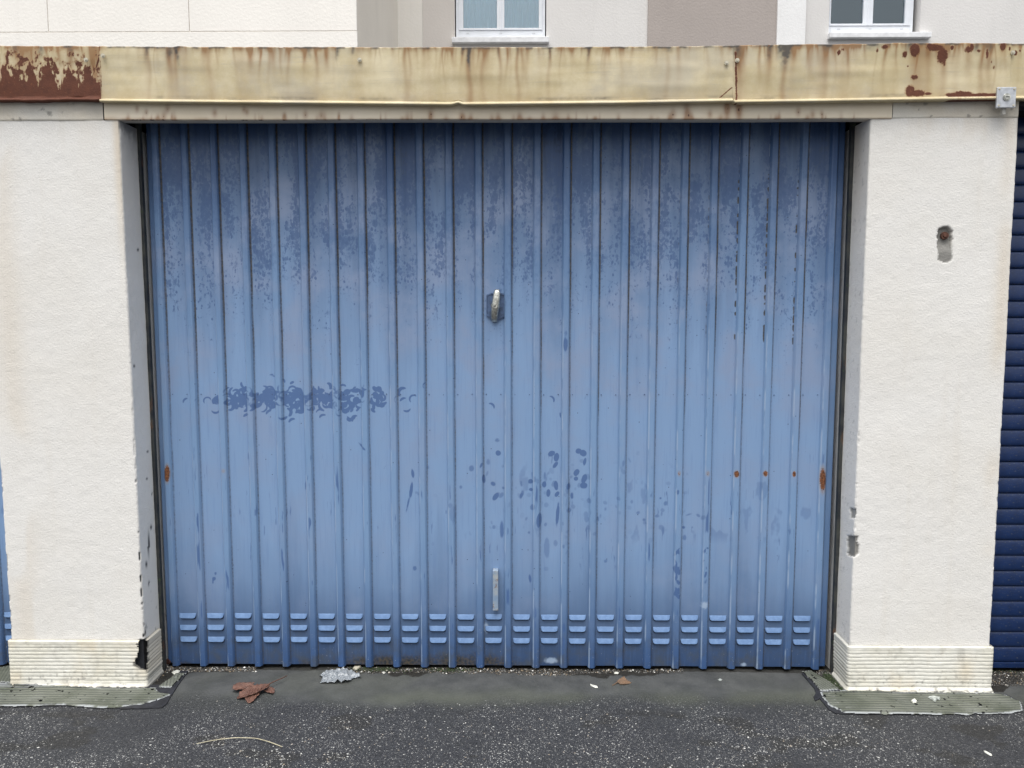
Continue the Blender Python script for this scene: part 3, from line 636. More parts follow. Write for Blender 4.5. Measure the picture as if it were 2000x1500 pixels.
def door_masks(X, Z, kind):
    px, py = proj(X, np.full_like(X, YD), Z)
    r = np.zeros_like(px); g_ = np.zeros_like(px); b = np.zeros_like(px)
    lo, hi = px.min(), px.max()
    wob = (noise(px*.25, py*.25, 3)-.5)*1.8
    for cx, cy_, rad, th, half, w_ in ar[(ar[:, 0] > lo-14) & (ar[:, 0] < hi+14)]:
        dx_, dy_ = px-cx, py-cy_; dd = np.hypot(dx_, dy_); an = np.arctan2(dy_, dx_)
        da = np.abs((an-th+np.pi) % (2*np.pi)-np.pi); ww = w_*np.sqrt(np.clip(1-(da/half)**2, 0, 1))
        r = np.maximum(r, np.clip(.5+(ww-np.abs(dd-rad)+wob*.4)*.28, 0, 1)*(da < half))
    for cx, cy_, sx, sy_, th, aa in bl[(bl[:, 0] > lo-40) & (bl[:, 0] < hi+40)]:
        c_, s_ = math.cos(th), math.sin(th); u = (px-cx)*c_-(py-cy_)*-s_; v = -(px-cx)*s_*-1+(py-cy_)*c_
        u = (px-cx)*c_+(py-cy_)*s_; v = -(px-cx)*s_+(py-cy_)*c_
        dd = np.sqrt((u/sx)**2+(v/sy_)**2)
        r = np.maximum(r, aa*np.clip(.5+(1-dd)*.28*min(sx, sy_)+wob*.12, 0, 1))
    # paint run left by a repair, lower middle; splats
    for cx, cy_, sx, sy_ in ((1076, 1290, 11, 5), (1452, 1298, 5, 3), (1375, 1180, 6, 6), (950, 1226, 4, 9)):
        b = np.maximum(b, np.clip(1.25-np.sqrt(((px-cx)/sx)**2+((py-cy_)/sy_)**2)*.7+(noise(px*.3, py*.3, 6)-.5)*.4, 0, 1))
    sc_ = sstep(.66, .8, fbm(px*.05, py*.05, 60))*.45*sstep(1080, 1000, py)*0
    r = np.maximum(r, np.where((py > 840) & (py < 1110) & (px > 860), .42*sstep(.58, .75, fbm(px*.035, py*.02, 70))*sstep(840, 930, py)*sstep(1110, 1040, py), 0))
    sk = .50*sstep(.64, .80, fbm(px*.28, py*.028, 83, 3))*sstep(820, 900, py)*sstep(1180, 1080, py)*sstep(.45, .6, noise(px*.02, py*.012, 14))
    r = np.maximum(r, sk)
    return r, g_, b+sc_
root = empty('garage_door', OD, 'weathered blue ribbed up-and-over garage door between the cream pillars, with louvres along its foot', 'garage door', 'blue ribbed garage doors')
nc = 26
pan_w = PITCH_R-RW
def rivet_noise(): return 0
for i in range(23):
    xa = xr0+i*PITCH_R-.0004; xb = xa+pan_w+.0008
    xs = np.linspace(xa, xb, nc); Xg, Zg = np.meshgrid(xs, zrow)
    u = (Xg-xa)/(xb-xa)
    Yg = YD+(.0011*np.sin(np.pi*u)*(fbm(Zg*2.2, Zg*0+i*3.1, 4, 2)-.35))+(fbm(Xg*9, Zg*1.7, 61, 3)-.5)*.0035
    r, g_, b = door_masks(Xg, Zg, 0)
    edge = np.minimum(u, 1-u)*pan_w
    b = np.maximum(b, 0)
    px, py = proj(Xg, Yg, Zg)
    # small rivet marks
    grime_shade = .52*sstep(.006, .0015, u*pan_w)*sstep(.35, .65, fbm(Zg*24, u*0+i, 6))*sstep(720, 380, py)*(px > 500)
    gra = interp([(300, .0), (800, .2), (1000, .5), (1150, .62), (1300, .72), (1440, 1.02), (1530, 1.05), (1570, .9), (1620, .3)])(px[0, 0]+35)
    zone = sstep(690, 640, py)*sstep(300, 400, py)
    rusty = gra*zone*(.18+.75*fbm(Zg*19, u*2+i*7, 9))*sstep(.010, .002, (1-u)*pan_w)
    b = np.maximum(b, .8*gra*sstep(760, 600, py)*sstep(.0035, .0012, (1-u)*pan_w)*sstep(.45, .6, noise(Zg*70, u*0+i, 4)))
    g_ = np.maximum(g_, .0); dist = u*pan_w
    dirt_shade = (.46+.30*sstep(900, 350, py))*sstep(.0062, .002, dist)*(.75+.5*noise(Zg*9, Zg*0+i, 8))+1.05*gra*sstep(720, 640, py)*sstep(280, 380, py)*sstep(.0095, .002, (1-u)*pan_w)*sstep(.38, .66, fbm(Zg*85, u*3+i*7, 19, 4))*np.where(px > 1395, 1, .55)  # dirt and painted crease shade beside the rib, then brown flecks
    dirt_shade = np.maximum(dirt_shade, .50*sstep(.06, .0, Zg-Z0)*sstep(.4, .65, fbm(Xg*10, Zg*14, 33)))
    dirt_shade = np.maximum(dirt_shade, .72*sstep(.085, .01, Zg-Z0+.03*(fbm(Xg*30, Zg*8, 35)-.5))*sstep(590, 690, px)*sstep(1080, 960, px)*(.5+.7*fbm(Xg*24, Zg*30, 37)))
    grid('door_panel', Xg, Yg, Zg, M['door'], root, attr=(r, g_, b, dirt_shade), origin=OD, flip=True)
ru = {0: (335, 925, 5, 15, .95), 2: (447, 920, 4, 4, .36), 18: (1326, 925, 3, 5, .5), 19: (1381, 925, 4, 5, .45), 20: (1437, 926, 4.5, 6, .95), 21: (1494, 925, 4, 5, .95), 22: (1551, 926, 3, 5, .95), 23: (1603, 937, 6, 22, .85)}
for i in range(24):
    xe = xr0+i*PITCH_R; x0_ = xe-RW
    lo = Z0-.004
    prof = [(0, 0), (.0015, -.002), (.0052, -RD+.0015), (.0075, -RD), (.011, -RD), (.014, -RD), (.017, -RD), (.020, -RD), (.0232, -RD), (.0255, -RD+.0015), (.0290, -.0025), (.0305, -.0003), (RW, 0)]
    Pv = np.array(prof); z2 = zrow.copy(); z2[-1] = lo
    Xg, Zg = np.meshgrid(x0_+Pv[:, 0], z2); Yg = YD+Pv[:, 1][None, :]+(fbm(Xg*9, Zg*1.7, 61, 3)-.5)*.0035+(noise(Zg*4, Zg*0+i*5, 2)-.5)*.0012
    Xg = Xg+(noise(Zg*3, Zg*0+i*9, 4)-.5)*.0014*(Pv[:, 1][None, :] < -.004)
    r, g_, b = door_masks(Xg, Zg, 1)
    px, py = proj(Xg, Yg, Zg)
    r = r*np.where((py > 725) & (py < 845), .35+.45*noise(Zg*60, Xg*60, 4), 1)
    if i in ru:
        cx, cy_, sx, sy_, a_ = ru[i]; cxx, _ = proj(np.array(x0_+.0145), YD-RD, float(at(900, cy_, YD)[2]))
        g_ = np.maximum(g_, a_*np.clip(1.35-np.sqrt(((px-cxx)/sx)**2+((py-cy_)/sy_)**2)*.8, 0, 1))
    wear_highlight = np.zeros_like(px); fr = Pv[:, 0][None, :]/RW*np.ones_like(px)
    wear_highlight = gauss(fr, .19, .055)*(.42+.55*sstep(.34, .68, fbm(Zg*14, Zg*0+i*3, 7)))*(.35+.65*sstep(380, 800, py))  # pale worn edge plus painted highlight where the left flank catches light
    b = np.maximum(b, wear_highlight)
    gra = interp([(300, .2), (700, .5), (1000, .7), (1300, .8), (1430, 1.0), (1590, .9), (1620, .2)])(px[0, 0])
    b = np.maximum(b, gra*.8*gauss(fr, .86, .08)*sstep(700, 560, py)*sstep(.55, .7, noise(Zg*60, fr*2+i, 5)))
    r = np.maximum(r, .62*gauss(fr, .5, .3)*sstep(.60, .74, fbm(Zg*9, fr*1.5+i*6, 19))*sstep(850, 950, py))
    dirt_shade = (.44+.26*sstep(900, 350, py))*sstep(.80, .97, fr)+.35*sstep(.06, .0, fr)  # right flank and left crease: dirt plus shade painted in
    o = grid('rib', Xg, Yg, Zg, M['rib'], root, smooth=True, attr=(r, g_, b, dirt_shade), origin=OD, flip=True)
# edge flanges
for x0_, x1_ in ((float(at(326, 1290, YD)[0]), xr0-RW+.0005), (xr23-.0005, float(at(1615, 1290, YD)[0]))):
    Xg, Zg = np.meshgrid(np.linspace(x0_, x1_, 8), zrow); r, g_, b = door_masks(Xg, Zg, 0)
    Yg = YD+.006+0*Xg
    if x0_ < 0: Yg[:, 0] += .03; Yg[:, -1] -= .006
    else: Yg[:, -1] += .03; Yg[:, 0] -= .006
    grid('edge_flange', Xg, Yg, Zg, M['rib'], root, attr=(np.maximum(r, .36+.1*noise(Zg*8, Xg*0)), g_, b), origin=OD, flip=True)
bb = MB(); bb.box(xr0-.05-OD[0], xr23+.02-OD[0], .012, .02, Z0+.001, Z1); bb.build('backing_sheet', M['dark'], root)
# louvre: pressed hood
s_ = np.sin(np.linspace(-1, 1, 17)*np.pi/2); t_ = np.linspace(0, 1, 9)
Sg, Tg = np.meshgrid(s_, t_); LW, LH, LD = .0318, .0178, .0075
side = 1-np.abs(Sg)**6*Tg*0
lowb = 1-.62*(1-np.sqrt(np.clip(1-np.clip((np.abs(Sg)-.70)/.30, 0, 1)**2, 0, 1)))
ed = np.clip(1-np.abs(Sg)**9, 0, 1)
Xl = Sg*LW*(1-.02*Tg); Zl = -Tg*LH*lowb; Yl = -LD*(Tg**.85)*ed**.6-.0012
Xl = np.vstack([Xl, Xl[-1:]*.985]); Zl = np.vstack([Zl, Zl[-1:]-.0062]); Yl = np.vstack([Yl, np.full((1, 17), -.0006)])
m_l = mat_door('louvre_paint', True)
zl_rows = [float(at(970, p, YD)[2]) for p in (1199.5, 1222.5, 1245.5)]
lv = grid('louvre', Xl, Yl, Zl, M['door'], root, attr=(0*Xl+.0, 0*Xl, .0*Xl), flip=True); lv.data.materials[0] = None
def mat_louvre():
    m = NM('louvre_paint'); 
    c = m.mix(m.map(m.noise(60, 5, .6, m.n('ShaderNodeNewGeometry').outputs['Position']), .35, .7), (.115, .205, .385), (.155, .26, .46))
    pz = m.noise(23, 5, .6, m.n('ShaderNodeNewGeometry').outputs['Position'])
    c = m.mix(m.map(pz, .60, .72, 0, .55), c, (.085, .15, .32))
    return m.out(c, .45, m.bump(m.noise(300, 3), .1, .0006), spec=.42)
lv.data.materials[0] = mat_louvre(); lv.data.materials.append(simple('slot_shadow', (.012, .02, .045), .8))  # dark faces below each hood paint in the slot's shadow
mi = np.zeros(len(lv.data.polygons), dtype=np.int32); mi[-16:] = 1; lv.data.polygons.foreach_set('material_index', mi)
first = True
for i in range(23):
    cx = xr0+i*PITCH_R+pan_w/2-.0015
    for rz in zl_rows:
        if first: o = lv; first = False
        else: o = lv.copy(); C.objects.link(o); o.parent = root
        o.location = (cx-OD[0]+random.uniform(-.0006, .0006), float((fbm(cx*9, (rz-.01)*1.7, 61, 3)-.5)*.0035)-.0004, rz+random.uniform(-.0006, .0006))
# rivets in a row
rv = MB(); zr = float(at(900, 770.5, YD)[2])
for i in range(23):
    for u in (.010, pan_w-.010):
        rx = xr0+i*PITCH_R+u-OD[0]; rv.disc(rx, zr+random.uniform(-.001, .001), .0024, -.0016, .001, 8, .0014)
o = rv.build('rivet_row', simple('rivet_dark', (.06, .10, .2), .5), root); o['kind'] = 'stuff'
# handle
def dl(px, py, Y=YD): 
    q = at(px, py, Y); return q[0]-OD[0], q[2]
M['plate'] = simple('handle_plate', (.075, .12, .22), .42, .2, .3, 60, .2)
M['chrome'] = simple('worn_zamak', (.55, .55, .50), .32, .85, .35, 120, .35, .0008)
M['black'] = simple('black_hole', (.008, .008, .008), .8)
hx = MB(); pts = [(951, 576), (960, 573), (979, 573), (986.5, 576), (987, 616), (969, 629), (950.5, 616)]
ring = [dl(*p) for p in pts]; cx0, cz0 = dl(969, 598)
hx.prism(ring, -.004, .002); pl2 = hx.build('handle_plate', M['plate'], root)
ib = MB(); r2 = [(cx0+(x-cx0)*1.0, cz0+(z_-cz0)*1.0) for x, z_ in ring]; n_ = len(ring)
vv = []; 
for k, (sc_, yy) in enumerate(((1.04, -.001), (1.02, -.0062), (.93, -.0062), (.90, -.0041))):
    vv += [(cx0+(x-cx0)*sc_, yy, cz0+(z_-cz0)*sc_) for x, z_ in ring]
ib.add(vv, [(k*n_+i, k*n_+(i+1) % n_, (k+1)*n_+(i+1) % n_, (k+1)*n_+i) for k in range(3) for i in range(n_)])
ib.build('plate_rim', M['plate'], pl2)
sec = [(971.5, 566, 3.6, -.012, -.030), (971, 572, 5.0, -.012, -.034), (969.5, 585, 5.6, -.012, -.036), (968.3, 597, 6.0, -.010, -.038), (967, 606, 5.6, -.006, -.036), (966, 615, 5.2, -.005, -.030), (965.5, 623, 4.6, -.003, -.020), (966, 629, 4.0, -.003, -.012)]
vv = []; K = 10
for pxx, pyy, hw, yb_, yf_ in sec:
    cx_, cz_ = dl(pxx, pyy); hw = hw*.00185*1.28; 
    for j in range(K):
        t = 2*math.pi*j/K; ex = math.copysign(abs(math.cos(t))**.6, math.cos(t)); ey = math.copysign(abs(math.sin(t))**.6, math.sin(t))
        vv.append((cx_+hw*ex, (yb_+yf_)/2+(yb_-yf_)/2*ey, cz_))
ff = [(s*K+j, s*K+(j+1) % K, (s+1)*K+(j+1) % K, (s+1)*K+j) for s in range(len(sec)-1) for j in range(K)]+[tuple(range(K)), tuple(range((len(sec)-1)*K, len(sec)*K))]
hh = MB(); hh.add(vv, ff); cxk, czk = dl(967.6, 598); hh.disc(cxk, czk, .016, -.014, -.003, 16)
han = hh.build('lever_handle', M['chrome'], root, True)
kc = MB(); kc.disc(cxk, czk, .0088, -.041, -.034, 20, .0082); kc.build('key_cylinder', M['chrome'], han)
kh = MB(); kh.box(cxk-.0045, cxk+.003, -.0418, -.0408, czk-.0012, czk+.0012); kh.disc(cxk+.0015, czk+.0003, .0024, -.0419, -.0409, 8); kh.build('keyhole', M['black'], han)
# lower pull strap
pm = NM('pull_strap_paint'); zz = pm.xyz()[2]
cc = pm.mix(pm.map(pm.noise(30, 5, .6), .35, .65), (.20, .29, .42), (.36, .39, .40)); cc = pm.mix(pm.map(pm.noise(55, 5, .7), .56, .66), cc, (.20, .10, .04)); 
pm_ = pm.out(cc, .45, pm.bump(pm.noise(120, 4), .4, .001))
ps = MB(); (xa, za_), (xb, zb2) = dl(963, 1110), dl(973.5, 1187)
ps.box(xa, xb, -.028, -.024, zb2, za_, .0012); ps.box(xa, xb, -.0245, .0, za_-.004, za_, .0008); ps.box(xa, xb, -.0245, .0, zb2, zb2+.004, .0008)
ps.box(xa+.0, xa+.0022, -.0245, -.012, zb2+.005, za_-.005); ps.box(xb-.0022, xb, -.0245, -.012, zb2+.005, za_-.005)
ps.build('pull_handle', pm_, root)

# door frame uprights
fr = empty('door_frame', (OD[0], .17, 0), 'dark weathered steel uprights in the gaps either side of the blue ribbed door', 'door frame')
def fmat():
    m = NM('frame_upright_paint'); c = m.mix(m.map(m.noise(14, 6, .65), .35, .65), (.016, .02, .027), (.055, .057, .052))
    c = m.mix(m.map(m.noise(9, 6, .7, m.vec((1, 1, .4), (3, 1, 7))), .56, .66), c, (.13, .065, .035)); c = m.mix(m.map(m.noise(21, 5, .7), .60, .7), c, (.05, .075, .035))
    return m.out(c, .6, m.bump(m.noise(90, 4), .4, .001))
fmm = fmat()
for side, xj in ((-1, LXR), (1, RXL)):
    f = MB(); zt = 2.03
    for za_, zb2 in ((0.0, zt),):
        xj0, xj1 = xj(za_), xj(zb2)
        t = .010 if side < 0 else .012
        lo = [(xj0-side*-.002 if False else xj0+side*.004, za_), (xj0-side*t, za_), (xj1-side*t, zb2), (xj1+side*.004, zb2)]
        f.prism(lo, .118, .135)
    o = f.build('upright', fmm, fr); o.location = (-OD[0], -.17, 0)
    o.data.transform(__import__('mathutils').Matrix.Identity(4))

# neighbour door on the left: copies
PW = 3.0
nroot = root.copy(); C.objects.link(nroot)
shift = float(at(28, 1230, YD)[0]-(xr23-RW*0+0)) 
nx = float(at(9, 1230, YD)[0])-xr23+PITCH_R*1
nroot.location = (OD[0]+nx, OD[1], 0)
nroot['label'] = 'edge of a lighter blue ribbed garage door behind the left edge of the left pillar'
for ch in list(root.children):
    if ch.name.startswith(('rib', 'door_panel', 'louvre', 'edge_flange', 'backing')):
        if ch.type == 'MESH':
            c2 = ch.copy(); C.objects.link(c2); c2.parent = nroot

# roller shutter on the right
def mat_shutter():
    m = NM('shutter_blue'); c = m.mix(m.map(m.noise(20, 5, .6), .3, .7), (.003, .015, .062), (.005, .022, .088))
    x, y, z = m.xyz()[:3]
    c = m.mix(m.math('MULTIPLY', m.map(z, .12, .0), m.map(m.noise(150, 3), .62, .70)), c, (.10, .11, .12))
    return m.out(c, .33, m.bump(m.noise(4, 2), .1, .004), spec=.5)
shm = mat_shutter()
YS = .15
za_ = float(at(1975, 402+25, YS)[2]); zb2 = float(at(1975, 1268, YS)[2])
SH = .0575; xs0, xs1 = RXR(1)-.03, RXR(1)+2.5
shr = empty('roller_shutter', (xs0, YS, 0), 'dark navy roller shutter with horizontal slats at the right edge', 'roller shutter')
zb0 = float(at(1970, 1292, YS)[2])
prof = [(.003, 0), (-.0035, .001), (-.0055, .004), (-.0062, .012), (-.0060, .024), (-.0050, .036), (-.0032, .048), (-.0012, .0555), (.003, SH)]
vv = []; 
for xx in (0, xs1-xs0):
    vv += [(xx, p[0], p[1]) for p in prof]
n_ = len(prof); sl = MB(); sl.add(vv, [(i, i+n_, i+n_+1, i+1) for i in range(n_-1)])
s0 = sl.build('slat', shm, shr, True); s0.location = (0, 0, zb0)
for i in range(1, int((1.99-zb0)/SH)+1):
    o = s0.copy(); C.objects.link(o); o.parent = shr; o.location = (0, random.uniform(-.0006, .0006), zb0+i*SH)
b_ = MB(); b_.box(0, xs1-xs0, .006, .02, .012, 2.02); b_.build('backing_sheet', M['dark'], shr)
b_ = MB(); b_.box(0, xs1-xs0, -.007, .012, zb0-.022, zb0-.001, .002); b_.build('bottom_rail', shm, shr)

# key switch
K0 = at(1966, 190, YF-.02)
ks = empty('key_switch', tuple(K0), 'small square metal key switch box on the rusty fascia at right', 'key switch')
kb = MB(); hw = .0305; kb.box(-hw, hw, 0, .009, -.0325, .0325, .002); kb.build('switch_plate', simple('satin_metal', (.52, .54, .57), .38, .55, .15, 60, .1), ks)
kd = MB(); kd.disc(0, .0, .0125, -.004, .001, 22, .0115); kd.disc(0, 0, .0092, -.006, -.003, 20, .0088); lock = kd.build('key_cylinder', M['chrome'], ks)
k2 = MB(); k2.box(-.0055, .0055, -.0066, -.0055, -.0014, .0014); k2.build('keyhole', M['black'], lock)
k3 = MB(); k3.disc(0, 0, .0036, -.0022, .001, 12, .0028); k3.box(-.0022, .0022, -.0026, -.002, -.0004, .0004); k0 = None
for sx, sz in ((-1, 1), (1, 1), (-1, -1), (1, -1)):
    if k0 is None: k0 = k3.build('screw', M['screw'], ks); o = k0
    else: o = k0.copy(); C.objects.link(o); o.parent = ks
    o.location = (sx*.0235, 0, sz*.0255)
cb = MB(); cb.box(-.004, .007, .010, .024, -.052, -.028, .002); cb.build('cable_duct', simple('duct_plastic', (.38, .37, .34), .6), ks)

# ================================================================== GROUND DETAILS
# ribbed flashing strips around the pillar feet
def mat_felt():
    m = NM('ribbed_flashing'); r, g_, b = m.marks()[:3]
    c = m.mix(m.map(m.noise(7, 6, .6), .35, .68), (.075, .085, .060), (.135, .145, .115))
    c = m.mix(m.math('MULTIPLY', m.map(m.noise(45, 5, .7), .58, .74), .5), c, (.33, .34, .33))
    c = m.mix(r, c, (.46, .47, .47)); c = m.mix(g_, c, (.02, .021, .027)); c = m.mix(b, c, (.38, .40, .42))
    return m.out(c, .7, m.bump(m.noise(160, 4), .4, .001), spec=.35)
M['felt'] = mat_felt(); M['bitumen'] = simple('bitumen', (.018, .019, .024), .6, 0, .4, 40, .5)
def felt(polys, par, name, seed, along='x', zoff=.0):
    P = np.array([gr(*p)[:2] for p in polys]); x0_, y0_ = P.min(0); x1_, y1_ = P.max(0)
    st = .0032; Xg, Yg = np.meshgrid(np.arange(x0_-.01, x1_+.01, st), np.arange(y0_-.01, y1_+.01, st*.8))
    wx = (fbm(Xg*30, Yg*30, seed, 3)-.5)*.012
    ins = inpoly(Xg+wx, Yg+wx, [tuple(p) for p in P])
    sh_ = [(tuple(P.mean(0)+(p-P.mean(0))*np.array([.985, .90]))) for p in P]
    inner = inpoly(Xg+wx, Yg+wx, sh_)
    q = Yg if along == 'x' else Xg*.93+Yg*.36
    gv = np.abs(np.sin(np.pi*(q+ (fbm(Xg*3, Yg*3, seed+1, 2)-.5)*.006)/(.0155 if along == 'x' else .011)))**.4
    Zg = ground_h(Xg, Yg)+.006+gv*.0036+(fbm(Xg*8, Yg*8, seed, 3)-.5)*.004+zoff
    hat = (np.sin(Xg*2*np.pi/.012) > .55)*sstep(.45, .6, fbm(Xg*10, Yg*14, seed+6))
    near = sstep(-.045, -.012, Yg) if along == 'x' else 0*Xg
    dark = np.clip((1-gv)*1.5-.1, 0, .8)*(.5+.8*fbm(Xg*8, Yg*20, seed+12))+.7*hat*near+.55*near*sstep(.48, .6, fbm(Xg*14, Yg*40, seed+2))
    lite = (.75*(ins & ~inner)*sstep(.3, .5, noise(Xg*40, Yg*40, seed+3)))*1.0+.5*near*sstep(.45, .6, fbm(Xg*12, Yg*50, seed+8))*gv
    Zg = np.where(inner, Zg, Zg-.004)
    keep = ins[:-1, :-1] & ins[1:, 1:]
    keep &= ~((fbm(Xg*70, Yg*70, seed+4, 2) > .80)[:-1, :-1])
    return grid(name, Xg, Yg, Zg, M['felt'], par, attr=(.12*noise(Xg*20, Yg*20, 5), np.clip(dark, 0, 1), np.clip(lite, 0, 1)), keep=keep)
def under(polys, par, z=.004):
    P = [gr(*p) for p in polys]; m = MB(); n = len(P)
    m.add([(p[0], p[1], float(ground_h(np.array([p[0]]), np.array([p[1]]))[0])+z) for p in P]+[(p[0], p[1], -.01) for p in P],
          [tuple(range(n))]+[(i, (i+1) % n, (i+1) % n+n, i+n) for i in range(n)]); return m.build('bitumen_edge', M['bitumen'], par)
f1 = empty('flashing_strip', tuple(gr(150, 1360)), 'worn ribbed flashing on the asphalt at the foot of the left pillar', 'flashing')
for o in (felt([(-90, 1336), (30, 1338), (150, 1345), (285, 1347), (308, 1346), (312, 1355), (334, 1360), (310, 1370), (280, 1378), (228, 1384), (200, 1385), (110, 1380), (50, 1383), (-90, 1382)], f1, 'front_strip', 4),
          felt([(345, 1318), (363, 1318), (335, 1346), (308, 1346)], f1, 'side_strip', 5, 'y'), felt([(-90, 1318), (26, 1300), (28, 1338), (-20, 1334), (-90, 1345)], f1, 'side_strip', 6, 'y', -.002),
          under([(-90, 1338), (320, 1340), (348, 1313), (368, 1312), (345, 1345), (334, 1362), (326, 1376), (316, 1384), (290, 1385), (236, 1386), (225, 1381), (150, 1380), (60, 1380), (-90, 1378)], f1)):
    o.location = tuple(-v for v in f1.location)
f2 = empty('flashing_strip', tuple(gr(1800, 1370)), 'worn ribbed flashing on the asphalt at the foot of the right pillar', 'flashing')
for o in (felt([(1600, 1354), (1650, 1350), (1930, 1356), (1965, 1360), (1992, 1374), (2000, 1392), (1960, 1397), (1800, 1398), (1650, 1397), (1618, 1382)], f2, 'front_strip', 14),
          felt([(1566, 1312), (1583, 1311), (1622, 1335), (1640, 1350), (1603, 1352)], f2, 'side_strip', 15, 'y'),
          under([(1566, 1316), (1584, 1311), (1640, 1350), (1965, 1358), (1990, 1372), (1998, 1390), (1955, 1395), (1800, 1394), (1720, 1394), (1655, 1397), (1632, 1395), (1619, 1388), (1611, 1378), (1601, 1366), (1592, 1370), (1589, 1362), (1594, 1354), (1590, 1345)], f2)):
    o.location = tuple(-v for v in f2.location)

# loose grit and stone chips
def chips(name, pts, sizes, mat, flat=.5, seed=1, tint=None):
    rr = np.random.RandomState(seed); n = len(pts)
    base = np.array([(1, 0, 0), (.3, .9, 0), (-.8, .55, 0), (-.75, -.6, 0), (.35, -.9, 0), (0, 0, 1)], float)
    V = np.tile(base, (n, 1, 1)); V[:, :, :2] *= rr.uniform(.6, 1.3, (n, 6, 1)); V[:, 5, :2] = rr.uniform(-.3, .3, (n, 2))
    an = rr.uniform(0, 6.28, n); c_, s2 = np.cos(an), np.sin(an); st = rr.uniform(.45, 1.0, n)
    x = V[:, :, 0]*c_[:, None]-V[:, :, 1]*s2[:, None]*st[:, None]; y = V[:, :, 0]*s2[:, None]+V[:, :, 1]*c_[:, None]*st[:, None]
    V2 = np.stack([x*sizes[:, None]+pts[:, 0:1], y*sizes[:, None]+pts[:, 1:2], V[:, :, 2]*sizes[:, None]*flat+pts[:, 2:3]-.0004], -1)
    Fb = np.array([(0, 1, 5), (1, 2, 5), (2, 3, 5), (3, 4, 5), (4, 0, 5)]); Fq = (Fb[None]+np.arange(n)[:, None, None]*6).reshape(-1, 3)
    t = rr.uniform(0, 1, n) if tint is None else tint
    o = mesh_obj(name, V2.reshape(-1, 3), Fq, mat, attr=(np.repeat(t, 6), np.repeat(rr.uniform(0, 1, n), 6), np.zeros(n*6)))
    o['kind'] = 'stuff'; return o
def mat_chip():
    m = NM('stone_chips'); r, g_, b = m.marks()[:3]
    c = m.mix(m.map(r, 0, .5, 0, 1, False), (.025, .023, .021), (.26, .26, .25)); c = m.mix(m.map(r, .6, 1, 0, 1, False), c, (.78, .77, .73)); c = m.mix(m.map(g_, .85, .9, 0, .5), c, (.30, .22, .13))
    return m.out(c, .75)
mc = mat_chip()
N = 20000; u_ = rs.uniform(-20, 2020, N); v_ = 1362+(rs.uniform(0, 1, N)**.8)*150
P = np.array([gr(a_, b2) for a_, b2 in zip(u_, v_)]); dn = fbm(P[:, 0]*2.2, P[:, 1]*3.5, 90)
keep = (rs.uniform(0, 1, N) < sstep(.36, .62, dn)*sstep(1355, 1420, v_)*.95+.05) & ~((v_ < 1403) & ((u_ < 370) | (u_ > 1585)))
P = P[keep]; P[:, 2] = ground_h(P[:, 0], P[:, 1]); sz = .0011+rs.gamma(1.1, .0009, len(P))
o = chips('stone_chips', P, np.clip(sz, .0008, .0045), mc, .28, 3, rs.uniform(.3, .85, len(P))); o['label'] = 'pale stone chips showing in the worn asphalt'; o['category'] = 'stone chips'
pts = []
while len(pts) < 9000:
    k = rs.uniform()
    if k < .62:
        a_ = rs.uniform(640, 1335); b2 = rs.uniform(1296, 1321)
        if b2 > 1316+ (float(fbm(np.array([a_*.02]), np.array([0.]), 5)[0])-.5)*16: continue
    elif k < .76: a_, b2 = rs.uniform(322, 500), rs.uniform(1296, 1312)
    elif k < .82:
        a_, b2 = rs.uniform(290, 345), rs.uniform(1300, 1345)
        if b2 > 1345-(a_-290)*.75 or b2 < 1345-(a_-285)*1.25: continue
    elif k < .90:
        t = rs.uniform(); a_ = 1600+t*48+rs.normal(0, 7); b2 = 1306+t*38+rs.normal(0, 4)
    else:
        a_, b2 = rs.uniform(1935, 2030), rs.uniform(1298, 1340)
    q = gr(a_, b2)
    if q[1] > .155: continue
    pts.append((q[0], q[1], 0))
P = np.array(pts); P[:, 2] = ground_h(P[:, 0], P[:, 1])+.001
tin = np.where(rs.uniform(0, 1, len(P)) < .12, rs.uniform(.4, 1, len(P)), rs.uniform(0, .08, len(P)))
o = chips('loose_grit', P, np.clip(.0011+rs.gamma(1.3, .0008, len(P)), 0, .006), mc, .7, 8, tin); o['label'] = 'dark grit with pale crumbs gathered under the door and at the pillars'; o['category'] = 'grit'
# moss
pts = []
for i in range(2600):
    k = rs.uniform()
    if k < .5: t = rs.uniform(); a_, b2 = 1612+t*40+rs.normal(0, 4), 1318+t*28+rs.normal(0, 3)
    elif k < .75: a_, b2 = rs.uniform(1935, 2010), rs.normal(1303, 5)
    elif k < .9: a_, b2 = rs.normal(735, 30), rs.normal(1308, 2.5)
    else: a_, b2 = rs.normal(880, 26), rs.normal(1309, 2)
    q = gr(a_, b2)
    if q[1] < .155: pts.append((q[0], q[1], 0))
P = np.array(pts); P[:, 2] = ground_h(P[:, 0], P[:, 1])+rs.uniform(0, .003, len(P))
o = chips('moss', P, rs.uniform(.0015, .0038, len(P)), simple('moss_green', (.022, .035, .012), .95, 0, .5, 120, .4), 1.0, 12); o['label'] = 'dark green moss in the corners by the pillar foot'; o['category'] = 'moss'

